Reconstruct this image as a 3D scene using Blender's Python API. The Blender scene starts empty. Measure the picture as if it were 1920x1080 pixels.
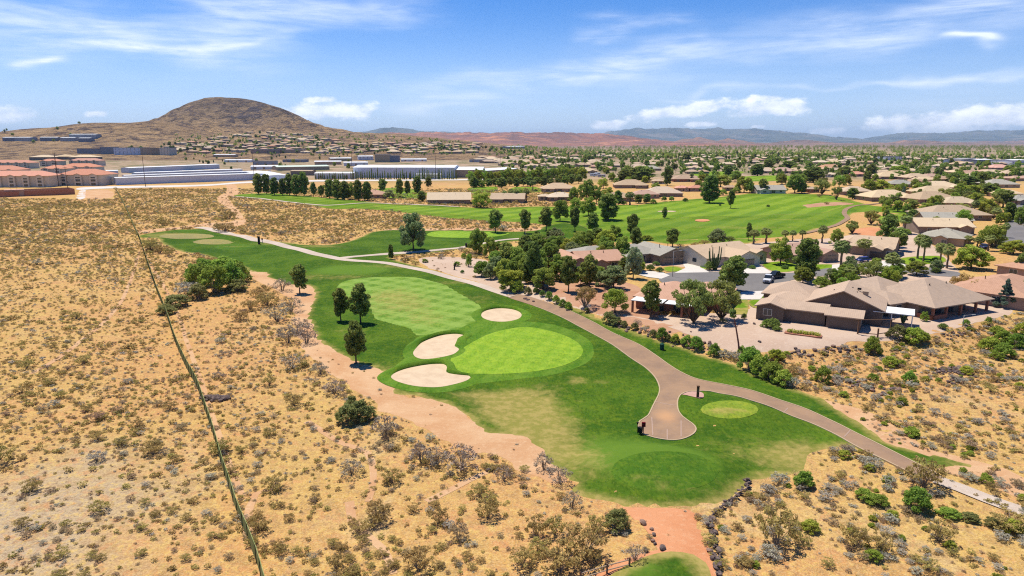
import bpy, bmesh, math, random
import numpy as np
from mathutils import Vector, Matrix
from mathutils.geometry import delaunay_2d_cdt
R = math.radians
random.seed(7); rng = np.random.default_rng(7)
SC = bpy.context.scene; COL = SC.collection
# ------------------------------------------------------------------ camera
CAMH = 37.0; PITCH = R(12.13); F = 1280.0
cam_d = bpy.data.cameras.new('camera'); cam = bpy.data.objects.new('camera', cam_d); COL.objects.link(cam)
cam.location = (0, 0, CAMH); cam.rotation_euler = (R(90) - PITCH, 0, 0)
cam_d.lens = 24; cam_d.sensor_width = 36; cam_d.clip_start = 0.5; cam_d.clip_end = 90000
SC.camera = cam
CP, SP = math.cos(PITCH), math.sin(PITCH)
def ray(px, py):
    dx = (px - 960) / F; dy = (540 - py) / F
    return Vector((dx, CP + dy * SP, -SP + dy * CP))
def azel(px, py):
    d = ray(px, py).normalized(); return math.atan2(d.x, d.y), math.asin(d.z)
# ------------------------------------------------------------------ light, exposure
SUN_EL, SUN_AZ = R(69), R(-44)          # azimuth from +Y (view direction), negative = left
sd = bpy.data.lights.new('sun', 'SUN'); sun = bpy.data.objects.new('sun', sd); COL.objects.link(sun)
sd.energy = 4.6; sd.angle = R(0.55); sd.color = (1.0, 0.945, 0.84)
sv = Vector((math.cos(SUN_EL) * math.sin(SUN_AZ), math.cos(SUN_EL) * math.cos(SUN_AZ), math.sin(SUN_EL)))
sun.rotation_euler = sv.to_track_quat('Z', 'Y').to_euler(); sun.location = sv * 300
SC.view_settings.view_transform = 'Standard'; SC.view_settings.look = 'None'
SC.view_settings.exposure = 0.42; SC.view_settings.gamma = 1.0
SC.cycles.use_denoising = False; SC.cycles.filter_width = 1.15; SC.cycles.sample_clamp_indirect = 4; SC.cycles.max_bounces = 5; SC.cycles.diffuse_bounces = 3
SC.cycles.volume_bounces = 0; SC.cycles.transparent_max_bounces = 8
# ------------------------------------------------------------------ node helpers
class NT:
    def __init__(s, tree): s.t = tree; s.n = tree.nodes; s.l = tree.links
    def node(s, typ, **kw):
        n = s.n.new(typ)
        for k, v in kw.items(): setattr(n, k, v)
        return n
    def put(s, sock, v):
        if isinstance(v, bpy.types.NodeSocket): s.l.new(v, sock)
        elif v is not None: sock.default_value = v
    def m(s, op, a, b=None, c=None, clamp=False):
        n = s.node('ShaderNodeMath', operation=op); n.use_clamp = clamp
        s.put(n.inputs[0], a); s.put(n.inputs[1], b); s.put(n.inputs[2], c); return n.outputs[0]
    def noise(s, vec, scale, detail=4, rough=0.55, dist=0.0, dim='3D'):
        n = s.node('ShaderNodeTexNoise', noise_dimensions=dim)
        s.put(n.inputs['Vector'], vec); s.put(n.inputs['Scale'], scale); s.put(n.inputs['Detail'], detail)
        s.put(n.inputs['Roughness'], rough); s.put(n.inputs['Distortion'], dist); return n.outputs[0]
    def ramp(s, fac, lo, hi):            # smooth 0..1
        n = s.node('ShaderNodeMapRange', interpolation_type='SMOOTHSTEP')
        s.put(n.inputs[0], fac); s.put(n.inputs[1], lo); s.put(n.inputs[2], hi); return n.outputs[0]
    def mix(s, f, a, b, mode='MIX'):
        n = s.node('ShaderNodeMix', data_type='RGBA', blend_type=mode)
        s.put(n.inputs[0], f)
        for i, v in ((6, a), (7, b)):
            if isinstance(v, tuple): v = (v[0], v[1], v[2], 1)
            s.put(n.inputs[i], v)
        return n.outputs[2]
    def scale(s, vec, sx, sy, sz, rot=0):
        n = s.node('ShaderNodeMapping'); s.put(n.inputs[0], vec)
        n.inputs['Rotation'].default_value = (0, 0, rot); n.inputs['Scale'].default_value = (sx, sy, sz); return n.outputs[0]
MATS = {}
def mat(name, build, rough=0.9, bump=None, spec=0.04):
    if name in MATS: return MATS[name]
    m = bpy.data.materials.new(name); m.use_nodes = True; t = NT(m.node_tree)
    bs = t.n['Principled BSDF']; bs.inputs['Roughness'].default_value = rough
    bs.inputs['Specular IOR Level'].default_value = spec
    if isinstance(build, tuple): bs.inputs['Base Color'].default_value = (*build[:3], 1)
    else:
        r = build(t, bs)
        if r is not None: t.put(bs.inputs['Base Color'], r)
    MATS[name] = m; return m
def pos(t): return t.node('ShaderNodeNewGeometry').outputs['Position']
def obc(t): return t.node('ShaderNodeTexCoord').outputs['Object']
def rnd(t): return t.node('ShaderNodeObjectInfo').outputs['Random']
def attr(t, n): return t.node('ShaderNodeAttribute', attribute_name=n).outputs['Fac']
def bumpn(t, bs, h, dist=0.1, st=1.0):
    b = t.node('ShaderNodeBump'); t.put(b.inputs['Height'], h); b.inputs['Distance'].default_value = dist
    b.inputs['Strength'].default_value = st; t.l.new(b.outputs[0], bs.inputs['Normal'])
# ------------------------------------------------------------------ world: sky with clouds
W = bpy.data.worlds.new('World'); SC.world = W; W.use_nodes = True
def build_world():
    t = NT(W.node_tree); bg = t.n['Background']
    sky = t.node('ShaderNodeTexSky', sky_type='NISHITA'); sky.sun_disc = False
    sky.sun_elevation = SUN_EL; sky.sun_rotation = SUN_AZ; sky.altitude = 900
    sky.air_density = 1.0; sky.dust_density = 0.3; sky.ozone_density = 2.2
    d = t.node('ShaderNodeTexCoord').outputs['Generated']
    sx = t.node('ShaderNodeSeparateXYZ'); t.put(sx.inputs[0], d)
    x, y, z = sx.outputs
    az = t.m('ARCTAN2', x, y); el = t.m('ARCSINE', z)
    cb = t.node('ShaderNodeCombineXYZ'); t.put(cb.inputs[0], az); t.put(cb.inputs[1], el)
    ae = cb.outputs[0]
    warp = t.m('MULTIPLY', t.m('SUBTRACT', t.noise(t.scale(ae, 5, 12, 1), 1.0, 3), 0.5), 0.10)
    elw = t.m('ADD', el, warp)
    streak = t.noise(t.scale(ae, 4.5, 42, 1, R(-9)), 1.0, 6, 0.62, 0.6)
    streak2 = t.noise(t.scale(ae, 14, 75, 1, R(-9)), 1.0, 5, 0.6, 0.3)
    st = t.ramp(t.m('ADD', t.m('MULTIPLY', streak, 0.65), t.m('MULTIPLY', streak2, 0.35)), 0.33, 0.70)
    tot = None
    def gauss(a0, e0, a1, e1, w, strength, warped=True):
        ca, ce = (a0 + a1) / 2, (e0 + e1) / 2; ang = math.atan2(e1 - e0, a1 - a0); L = math.hypot(a1 - a0, e1 - e0) / 2
        da = t.m('SUBTRACT', az, ca); de = t.m('SUBTRACT', elw if warped else el, ce)
        u = t.m('ADD', t.m('MULTIPLY', da, math.cos(ang) / L), t.m('MULTIPLY', de, math.sin(ang) / L))
        v = t.m('ADD', t.m('MULTIPLY', da, -math.sin(ang) / w), t.m('MULTIPLY', de, math.cos(ang) / w))
        u2 = t.m('MULTIPLY', u, u); q = t.m('ADD', t.m('MULTIPLY', u2, u2), t.m('MULTIPLY', v, v))
        return t.m('MULTIPLY', t.m('EXPONENT', t.m('MULTIPLY', q, -0.8)), strength)
    cir = [(-120, 25, 520, 80, 42, 1.0), (90, 70, 420, 98, 10, .75), (380, 5, 780, 28, 24, .9), (230, 95, 560, 66, 8, .6),
           (760, 165, 1330, 105, 15, .8), (1000, 150, 2000, 15, 34, .42), (1480, 172, 1990, 128, 6, 1.0), (1110, 42, 1290, 46, 12, .8),
           (1080, 75, 1180, 72, 8, .7), (1440, 62, 2000, 5, 26, .65), (1770, 88, 1870, 86, 5, 1.6), (740, 190, 960, 190, 9, .8),
           (1250, 180, 1420, 172, 6, .6), (1650, 200, 2000, 175, 22, .3), (20, 116, 118, 118, 7, 1.8), (340, 122, 480, 128, 8, .35)]
    for a in cir:
        p, q = azel(a[0], a[1]), azel(a[2], a[3])
        g = gauss(p[0], p[1], q[0], q[1], a[4] / F, a[5])
        tot = g if tot is None else t.m('ADD', tot, g)
    cirrus = t.m('MULTIPLY', t.m('MULTIPLY', tot, t.m('ADD', t.m('MULTIPLY', st, 0.9), 0.12)), 0.78, clamp=True)
    # cumulus: lumpy field lifted inside soft ellipses
    puff = t.m('ADD', t.m('MULTIPLY', t.noise(t.scale(ae, 22, 42, 1), 1.0, 7, 0.62), 0.8), t.m('MULTIPLY', t.noise(t.scale(ae, 70, 110, 1), 1.0, 5, 0.6), 0.25))
    cum = [(520, 208, 725, 207, 23), (560, 188, 640, 186, 8), (-60, 216, 85, 214, 19), (150, 215, 210, 212, 7), (1160, 225, 1395, 190, 16), (1100, 236, 1180, 232, 11), (1230, 215, 1340, 208, 12),
           (1350, 208, 1530, 195, 21), (1395, 186, 1480, 184, 9), (1280, 234, 1350, 232, 7), (1510, 246, 1600, 244, 9), (1600, 238, 1830, 222, 18),
           (1750, 226, 2000, 214, 26), (1620, 247, 1950, 238, 9), (1405, 238, 1440, 237, 5)]
    ct = None
    for a in cum:
        p, q = azel(a[0], a[1]), azel(a[2], a[3])
        g = gauss(p[0], p[1], q[0], q[1], a[4] / F, 1.0, False)
        ct = g if ct is None else t.m('MAXIMUM', ct, g)
    dens = t.m('MULTIPLY', t.ramp(t.m('ADD', t.m('MULTIPLY', ct, 0.62), puff), 0.86, 1.12), t.ramp(ct, 0.12, 0.5))
    # height inside the puff: greyer lower down
    hz = t.ramp(el, R(11), R(-1))
    base = sky.outputs[0]
    hs = t.node('ShaderNodeHueSaturation'); hs.inputs['Saturation'].default_value = 1.42; hs.inputs['Value'].default_value = 1.0
    t.put(hs.inputs['Color'], base)
    c = t.mix(1.0, hs.outputs[0], (.92, .99, 1.32), 'MULTIPLY')
    c = t.mix(t.m('MULTIPLY', hz, 0.55), c, (6.0, 7.9, 11.6))
    c = t.mix(cirrus, c, (9.4, 10.4, 12.2))
    shade = t.mix(t.ramp(puff, 0.40, 0.75), (9.0, 9.8, 11.6), (13.5, 13.8, 14.2))
    c = t.mix(t.m('MULTIPLY', dens, 0.92), c, shade)
    t.put(bg.inputs[0], c); bg.inputs[1].default_value = 0.078
build_world()
# ------------------------------------------------------------------ terrain height
def vnoise(x, y, f, seed=0):
    x = np.asarray(x, float) * f + seed * 17.3; y = np.asarray(y, float) * f - seed * 9.1
    xi = np.floor(x); yi = np.floor(y); fx = x - xi; fy = y - yi
    fx = fx * fx * (3 - 2 * fx); fy = fy * fy * (3 - 2 * fy)
    def h(a, b):
        v = np.sin(a * 127.1 + b * 311.7 + seed * 74.7) * 43758.5453
        return v - np.floor(v)
    return (h(xi, yi) * (1 - fx) + h(xi + 1, yi) * fx) * (1 - fy) + (h(xi, yi + 1) * (1 - fx) + h(xi + 1, yi + 1) * fx) * fy
def fbm(x, y, f, seed=0, o=4, g=0.5):
    s = 0; a = 1; n = 0
    for i in range(o):
        s = s + a * vnoise(x, y, f * 2 ** i, seed + i); n += a; a *= g
    return s / n
def flat(px, py):
    d = ray(px, py); k = CAMH / -d.z; return (d.x * k, d.y * k)
def sdf(poly, X, Y):                      # > 0 inside
    X = np.asarray(X, float); Y = np.asarray(Y, float); P = np.asarray(poly, float)
    best = np.full(X.shape, 1e18); ins = np.zeros(X.shape, bool)
    for i in range(len(P)):
        a = P[i]; b = P[(i + 1) % len(P)]; e = b - a; L = e @ e + 1e-12
        t = np.clip(((X - a[0]) * e[0] + (Y - a[1]) * e[1]) / L, 0, 1)
        d = (X - a[0] - t * e[0]) ** 2 + (Y - a[1] - t * e[1]) ** 2
        best = np.minimum(best, d)
        c = (a[1] > Y) != (b[1] > Y)
        with np.errstate(divide='ignore', invalid='ignore'):
            xc = a[0] + (Y - a[1]) * e[0] / (e[1] if e[1] != 0 else 1e-12)
        ins ^= c & (X < xc)
    return np.where(ins, 1, -1) * np.sqrt(best)
def sstep(v, a, b):
    t = np.clip((v - a) / (b - a), 0, 1); return t * t * (3 - 2 * t)
PAD = [flat(*p) for p in [(1000, 545), (1080, 572), (1160, 600), (1240, 622), (1300, 634), (1390, 652), (1480, 652), (1560, 648), (1640, 636), (1730, 632), (1830, 618),
                          (1990, 590), (2300, 560), (2000, 430), (1700, 428), (1500, 452), (1200, 462), (1060, 500), (980, 520)]]
MOUNDS = [(1245, 880, 9, 6, .9), (1368, 768, 7, 5, .6), (400, 447, 26, 9, .7), (745, 470, 20, 8, .5), (985, 655, 16, 15, .35), (1240, 1060, 7, 6, .5)]
MW = [(*flat(a, b), c, d, e) for a, b, c, d, e in MOUNDS]
BUNK_W = [(flat(940, 591), 6.0, 5.0), (flat(818, 651), 5.0, 5.0), (flat(806, 706), 6.0, 3.2)]
def Hn(X, Y):
    X = np.asarray(X, float); Y = np.asarray(Y, float)
    f = 1 - sstep(Y, 420, 620)
    h = f * (0.35 * np.sin(X * .055 + 1.0) * np.sin(Y * .047) + 0.16 * np.sin(X * .13 + Y * .09 + 2) + .08 * np.sin(X * .23 - Y * .19))
    m = (Y > 90) & (Y < 420) & (X > -20)
    pd = np.full(X.shape, -1e3)
    if m.any(): pd = np.where(m, sdf(PAD, X, Y), -1e3)
    h = h * (1 - .6 * sstep(pd, -6, 2)) + 1.7 * sstep(pd, -9, 0.5)
    for a, b, rx, ry, e in MW:
        h = h + e * (1 - sstep(np.sqrt(((X - a) / rx) ** 2 + ((Y - b) / ry) ** 2), 0.55, 1.35))
    return h
# hills: world profiles, heights in metres along X at the ridge line
def prof(pts, D, X, Xshift=0.0):
    xs = [(p[0] - 960) / F * D * 1.0 for p in pts]; out = []
    for p in pts:
        d = ray(*p); out.append(CAMH + d.z / d.y * D)
    xs = [ray(*p).x / ray(*p).y * D for p in pts]
    return np.interp(X, xs, out)
BUTTE = [(-1200, 262), (-400, 258), (60, 240), (200, 226), (260, 214), (285, 207), (310, 193), (340, 180), (370, 171), (400, 166.5), (440, 166.5), (470, 170), (500, 178), (525, 190), (552, 204), (600, 221), (640, 230),
         (690, 246), (740, 256), (800, 264), (900, 268.5), (1100, 270)]
LEFTR = [(-1500, 250), (-400, 244), (0, 231), (60, 222), (100, 218.5), (180, 213), (280, 211), (310, 213), (350, 222), (400, 238), (460, 252), (520, 262), (600, 268), (1100, 270)]
def Hill(X, Y):
    X = np.asarray(X, float); Y = np.asarray(Y, float)
    n = fbm(X, Y, 1 / 420., 3, 5) - .5; g = np.abs(fbm(X, Y, 1 / 170., 9, 5) - .5)
    D1 = 2750 + 60 * np.sin(X / 300.)
    a = np.maximum(prof(BUTTE, 2750, X) - 30, 0)
    s1 = np.where(Y < D1, (1 - np.clip((D1 - Y) / 680., 0, 1)) ** 1.35, np.exp(-((Y - D1) / 600.) ** 2))
    b = np.maximum(prof(LEFTR, 2200, X) - 30, 0)
    s2 = np.exp(-((Y - 2200) / 270.) ** 2)
    xe = 1 - sstep(X, -520, 350)
    ap = 58 * sstep(Y, 1330, 2350) * xe * (1 - sstep(Y, 3000, 4600))
    bz = (a) * s1; cz = (b) * s2
    z = np.maximum(np.maximum(bz, cz), ap) + .35 * np.minimum(np.minimum(bz, ap), 30)
    k = sstep(z, 6, 60)
    z = z + k * (n * 16 - g * 34 * sstep(z, 20, 130) * (1 - sstep(a * s1, 190, 235) * .8)) 
    an = np.arctan2(X + 1150, -(Y - 2750) + 1e-6); rr = np.hypot(X + 1150, Y - 2750)
    z = z - np.abs(fbm(an * 9 + 50, rr / 700. + 20, 1.0, 31, 4, .55) - .5) * 2 * 34 * sstep(rr, 60, 330) * (1 - sstep(rr, 750, 1150)) * sstep(bz, 10, 70)
    # the scooped gully on the face of the butte
    gx = (X + 1010) / 120.; gy = (Y - 2560) / 190.
    z = z - 48 * np.exp(-(gx + .35 * gy) ** 2 - gy ** 2)
    return z
def Ht(X, Y): return float(Hn(X, Y)) + (max(float(Hill(X, Y)), 0) if Y > 1200 else 0)
def at(px, py):
    d = ray(px, py); k = CAMH / max(-d.z, 1e-4)
    for _ in range(7):
        x, y = d.x * k, d.y * k
        k = (CAMH - float(Hn(x, y))) / max(-d.z, 1e-4)
    if d.y * k > 1150:
        h = at_hill(px, py)
        if h is not None: return h
    return Vector((d.x * k, d.y * k, float(Hn(d.x * k, d.y * k))))
def at_hill(px, py):
    d = ray(px, py); y = 1250.
    while y < 4000:
        k = y / d.y; z = CAMH + d.z * k
        h = Ht(d.x * k, y)
        if z <= h: return Vector((d.x * k, y, h))
        y += 8
    return None
def pxof(x, y, z):
    v = Vector((x, y, z - CAMH)); zc = v.y * CP - v.z * SP; yc = v.y * SP + v.z * CP
    return 960 + F * v.x / zc, 540 - F * yc / zc
# ------------------------------------------------------------------ mesh builder & tagging
class MB:
    def __init__(s): s.v = []; s.f = []; s.m = []; s.uv = []
    def face(s, pts, m=0, uv=None):
        i = len(s.v); s.v += [tuple(p) for p in pts]; s.f.append(tuple(range(i, i + len(pts)))); s.m.append(m)
        s.uv.append(uv if uv else [(p[0], p[2] if abs(p[2]) > 1e-9 else p[1]) for p in pts])
    def box(s, x0, y0, z0, x1, y1, z1, m=0, bottom=True):
        P = [(x0, y0, z0), (x1, y0, z0), (x1, y1, z0), (x0, y1, z0), (x0, y0, z1), (x1, y0, z1), (x1, y1, z1), (x0, y1, z1)]
        for q in ((0, 1, 5, 4), (1, 2, 6, 5), (2, 3, 7, 6), (3, 0, 4, 7), (4, 5, 6, 7)) + (((3, 2, 1, 0),) if bottom else ()):
            s.face([P[i] for i in q], m)
    def tube(s, a, b, r0, r1, n=6, m=0, cap=True):
        a = Vector(a); b = Vector(b); d = (b - a).normalized()
        u = d.orthogonal().normalized(); w = d.cross(u)
        A = [a + (u * math.cos(2 * math.pi * i / n) + w * math.sin(2 * math.pi * i / n)) * r0 for i in range(n)]
        B = [b + (u * math.cos(2 * math.pi * i / n) + w * math.sin(2 * math.pi * i / n)) * r1 for i in range(n)]
        for i in range(n): s.face([A[i], A[(i + 1) % n], B[(i + 1) % n], B[i]], m)
        if cap: s.face(B, m); s.face(A[::-1], m)
    def chain(s, pts, rs, n=6, m=0):
        for i in range(len(pts) - 1): s.tube(pts[i], pts[i + 1], rs[i], rs[i + 1], n, m, cap=(i == len(pts) - 2))
    def loft(s, rings, m=0, capa=True, capb=True):
        n = len(rings[0])
        for k in range(len(rings) - 1):
            for i in range(n): s.face([rings[k][i], rings[k][(i + 1) % n], rings[k + 1][(i + 1) % n], rings[k + 1][i]], m)
        if capa: s.face(rings[0][::-1], m)
        if capb: s.face(rings[-1], m)
    def mesh(s, name, mats, merge=False, smooth=False):
        me = bpy.data.meshes.new(name); me.from_pydata(s.v, [], s.f)
        uvl = me.uv_layers.new(name='UVMap'); flatuv = [c for u in s.uv for p in u for c in p]
        uvl.data.foreach_set('uv', flatuv)
        for m in (mats if isinstance(mats, (list, tuple)) else [mats]): me.materials.append(m)
        me.polygons.foreach_set('material_index', s.m)
        if merge:
            bm = bmesh.new(); bm.from_mesh(me); bmesh.ops.remove_doubles(bm, verts=bm.verts, dist=1e-4); bm.to_mesh(me); bm.free()
        if smooth: me.polygons.foreach_set('use_smooth', [True] * len(me.polygons))
        me.update(); return me
def obj(name, me, parent=None, loc=None, rz=0.0):
    o = bpy.data.objects.new(name, me); COL.objects.link(o)
    if parent is not None: o.parent = parent
    if loc is not None: o.location = loc
    if rz: o.rotation_euler = (0, 0, rz)
    return o
def tag(o, label=None, cat=None, group=None, kind=None):
    if label: o['label'] = label
    if cat: o['category'] = cat
    if group: o['group'] = group
    if kind: o['kind'] = kind
    return o
def copy_tree(o, parent=None):
    c = o.copy(); COL.objects.link(c)
    if parent is not None: c.parent = parent
    for ch in KIDS.get(o.name, []):
        k = copy_tree(ch, c); KIDS.setdefault(c.name, []).append(k)
    return c
KIDS = {}
def child(name, me, parent, loc=None, rz=0):
    o = obj(name, me, parent, loc, rz); KIDS.setdefault(parent.name, []).append(o); return o
def empty(name, loc=(0, 0, 0), rz=0.0):
    o = bpy.data.objects.new(name, None); COL.objects.link(o); o.location = loc; o.rotation_euler = (0, 0, rz); return o
# labels: kind phrase + nearest landmark, made unique by place within a small set
LAND = [(668, 640, 'the pair of sand bunkers'), (562, 520, 'the bare strip left of the fairway'), (775, 445, 'the fork of the cart path'),
        (1000, 410, 'the golf cart'), (1140, 395, 'the distant fairway\'s middle'), (1340, 385, 'the top of the far fairway'), (520, 350, 'the white storage units'),
        (640, 360, 'the fairway\'s far left corner'), (760, 355, 'the long dark warehouse'), (850, 370, 'the glass fronted house'), (950, 365, 'the gabled house beyond the fairway'),
        (1050, 370, 'the hip roofed pair beyond the fairway'), (1200, 365, 'the tan roofed row beyond the fairway'), (940, 500, 'the gravel yard'),
        (1110, 500, 'the long pinkish brown roof'), (1240, 480, 'the double garage house'), (1375, 470, 'the cream house'),
        (1250, 560, 'the white patio cover house'), (1440, 520, 'the white pickup truck'), (1490, 590, 'the dark brown stucco house'), (1760, 570, 'the brick porch house'),
        (1630, 470, 'the tan house behind the cul-de-sac'), (1760, 440, 'the gabled houses by the right street'), (1880, 440, 'the street at the right edge'),
        (1870, 520, 'the pink tiled edge house'), (1580, 400, 'the bend of the far cart path'), (1500, 350, 'the far end of the course'), (1690, 360, 'the tan houses right of the course'),
        (1800, 390, 'the big tan hip roofs'), (1430, 690, 'the tall green hedge bushes'), (1700, 640, 'the timber frame'), (1600, 700, 'the rocky slope'), (1210, 805, 'the ball washer'),
        (1368, 768, 'the small round tee'), (1250, 880, 'the large tee'), (1240, 1000, 'the red dirt clearing'), (1160, 1060, 'the rail fence'), (410, 500, 'the big green thicket'), (650, 780, 'the dark shrub clump'), (1720, 880, 'the cart path\'s lower end'),
        (100, 330, 'the salmon apartments'), (100, 360, 'the red brown walled yard'), (560, 270, 'the butte slope houses'), (1000, 340, 'the parked white trailers'),
        (1600, 300, 'the distant power poles'), (1200, 310, 'the distant tan rooftops'), (400, 400, 'the dirt trail'), (300, 600, 'the green fence'), (1550, 900, 'the lower right wash')]
PENDING = {}
def autolabel(o, phrase, x, y, z, cat, group=None):
    px, py = pxof(x, y, z); best = min(LAND, key=lambda l: (l[0] - px) ** 2 + ((l[1] - py) * 1.5) ** 2)
    dx, dy = px - best[0], py - best[1]
    rel = ('left of' if dx < 0 else 'right of') if abs(dx) > abs(dy) * 1.6 else ('behind' if dy < 0 else 'in front of')
    o['category'] = cat
    if group: o['group'] = group
    PENDING.setdefault((phrase, rel, best[2]), []).append((px, py, o))
NUM = ['', 'leftmost', 'second', 'third', 'fourth', 'fifth', 'sixth', 'seventh', 'eighth']
NW = ['', '', 'two', 'three', 'four', 'five', 'six', 'seven', 'eight']
def finish_labels():
    for (ph, rel, lm), L in PENDING.items():
        base = f'{ph} {rel} {lm}'
        n = len(L); L.sort(key=lambda a: a[0])
        def fit(q):
            for w in ('half hidden ', 'small ', 'upright ', 'dense ', ' the', ' dark', ' open', ' old'):
                if len(q.split()) > 16: q = q.replace(w, '', 1)
            return q
        for i, (px, py, o) in enumerate(L):
            if n == 1: o['label'] = base
            elif n <= 8:
                pre = 'leftmost' if i == 0 else ('rightmost' if i == n - 1 else f'{NUM[i + 1]} from left')
                o['label'] = f'{pre} {base}' if i in (0, n - 1) else f'{base}, {pre}'
            else:
                o['label'] = base
                if 'group' not in o: o['group'] = f'{ph}s {rel} {lm}'
            o['label'] = fit(o['label'])
# ------------------------------------------------------------------ ground sheets
def spline(pts, step, closed=True):
    n = len(pts); out = []
    rngi = range(n) if closed else range(n - 1)
    for i in rngi:
        p0 = pts[(i - 1) % n] if closed or i > 0 else pts[0]; p1 = pts[i]; p2 = pts[(i + 1) % n]
        p3 = pts[(i + 2) % n] if closed or i < n - 2 else pts[-1]
        L = math.dist(p1, p2); k = max(1, int(L / step))
        for j in range(k):
            t = j / k; t2 = t * t; t3 = t2 * t
            out.append(tuple(0.5 * ((2 * p1[a]) + (-p0[a] + p2[a]) * t + (2 * p0[a] - 5 * p1[a] + 4 * p2[a] - p3[a]) * t2 + (-p0[a] + 3 * p1[a] - 3 * p2[a] + p3[a]) * t3) for a in (0, 1)))
    if not closed: out.append(tuple(pts[-1][:2]))
    return out
def wpoly(px, step=1.0, jit=0.0, jf=0.5, smooth=True):
    P = [tuple(at(*p)[:2]) for p in px]
    if smooth: P = spline(P, step)
    if jit:
        Q = []
        for i, p in enumerate(P):
            a = P[i - 1]; b = P[(i + 1) % len(P)]; tx, ty = b[0] - a[0], b[1] - a[1]; L = math.hypot(tx, ty) or 1
            s = (float(fbm(p[0], p[1], jf, 5, 4, .65)) - .5) * 2 * jit
            Q.append((p[0] - ty / L * s, p[1] + tx / L * s))
        P = Q
    return P
def sheet(name, P, sp, zoff, material, label=None, kind='structure', extra=None, crown=0.0, hf=None):
    P = [tuple(map(float, p)) for p in P]
    xs = [p[0] for p in P]; ys = [p[1] for p in P]
    gx, gy = np.meshgrid(np.arange(math.floor(min(xs) / sp) * sp, max(xs), sp), np.arange(math.floor(min(ys) / sp) * sp, max(ys), sp))
    gx = gx.ravel(); gy = gy.ravel(); s = sdf(P, gx, gy); k = s > sp * .35; gx = gx[k]; gy = gy[k]
    pts = [Vector(p) for p in P] + [Vector((a, b)) for a, b in zip(gx, gy)]
    n = len(P)
    V, E, Fc, *_ = delaunay_2d_cdt(pts, [(i, (i + 1) % n) for i in range(n)], [], 0, 1e-5)
    V = np.array([(v.x, v.y) for v in V]); Fc = np.array([f for f in Fc if len(f) == 3])
    c = V[Fc].mean(1); Fc = Fc[sdf(P, c[:, 0], c[:, 1]) > 0]
    ed = np.maximum(sdf(P, V[:, 0], V[:, 1]), 0)
    Z = Hn(V[:, 0], V[:, 1]) + zoff
    if name in ('grass', 'dirt', 'yard') and sp > .9: Z = np.where(ed < 1e-3, Z - zoff - .045, Z)
    if name in ('tee', 'fairway', 'apron'): Z = np.where(ed < 1e-3, Z - (.085 if name == 'tee' else .035), Z)
    if crown: Z = Z + crown * sstep(ed, 0, 1.2)
    if hf: Z = hf(V, ed, Z)
    me = bpy.data.meshes.new(name); me.from_pydata([(a, b, z) for (a, b), z in zip(V, Z)], [], [tuple(int(i) for i in f) for f in Fc])
    bm = bmesh.new(); bm.from_mesh(me); bmesh.ops.recalc_face_normals(bm, faces=bm.faces)
    if bm.faces and sum(f.normal.z for f in bm.faces) < 0: bmesh.ops.reverse_faces(bm, faces=bm.faces)
    bmesh.ops.delete(bm, geom=[v for v in bm.verts if not v.link_faces], context='VERTS') if False else None
    bm.to_mesh(me); bm.free()
    at_ = me.attributes.new('edge', 'FLOAT', 'POINT'); at_.data.foreach_set('value', ed.astype(np.float32))
    if extra:
        for nm, fn in extra.items():
            a_ = me.attributes.new(nm, 'FLOAT', 'POINT'); a_.data.foreach_set('value', fn(V[:, 0], V[:, 1]).astype(np.float32))
    me.polygons.foreach_set('use_smooth', [True] * len(me.polygons)); me.materials.append(material)
    o = obj(name, me); tag(o, label, None, None, kind); return o
def ribbon(px, w0, w1=None):
    C = spline([tuple(at(*p)[:2]) for p in px], 2.0, False); w1 = w1 or w0; L = []; Rr = []
    for i, p in enumerate(C):
        a = C[max(i - 1, 0)]; b = C[min(i + 1, len(C) - 1)]; tx, ty = b[0] - a[0], b[1] - a[1]; l = math.hypot(tx, ty) or 1
        w = (w0 + (w1 - w0) * i / (len(C) - 1)) / 2
        L.append((p[0] - ty / l * w, p[1] + tx / l * w)); Rr.append((p[0] + ty / l * w, p[1] - tx / l * w))
    return L + Rr[::-1]
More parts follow.
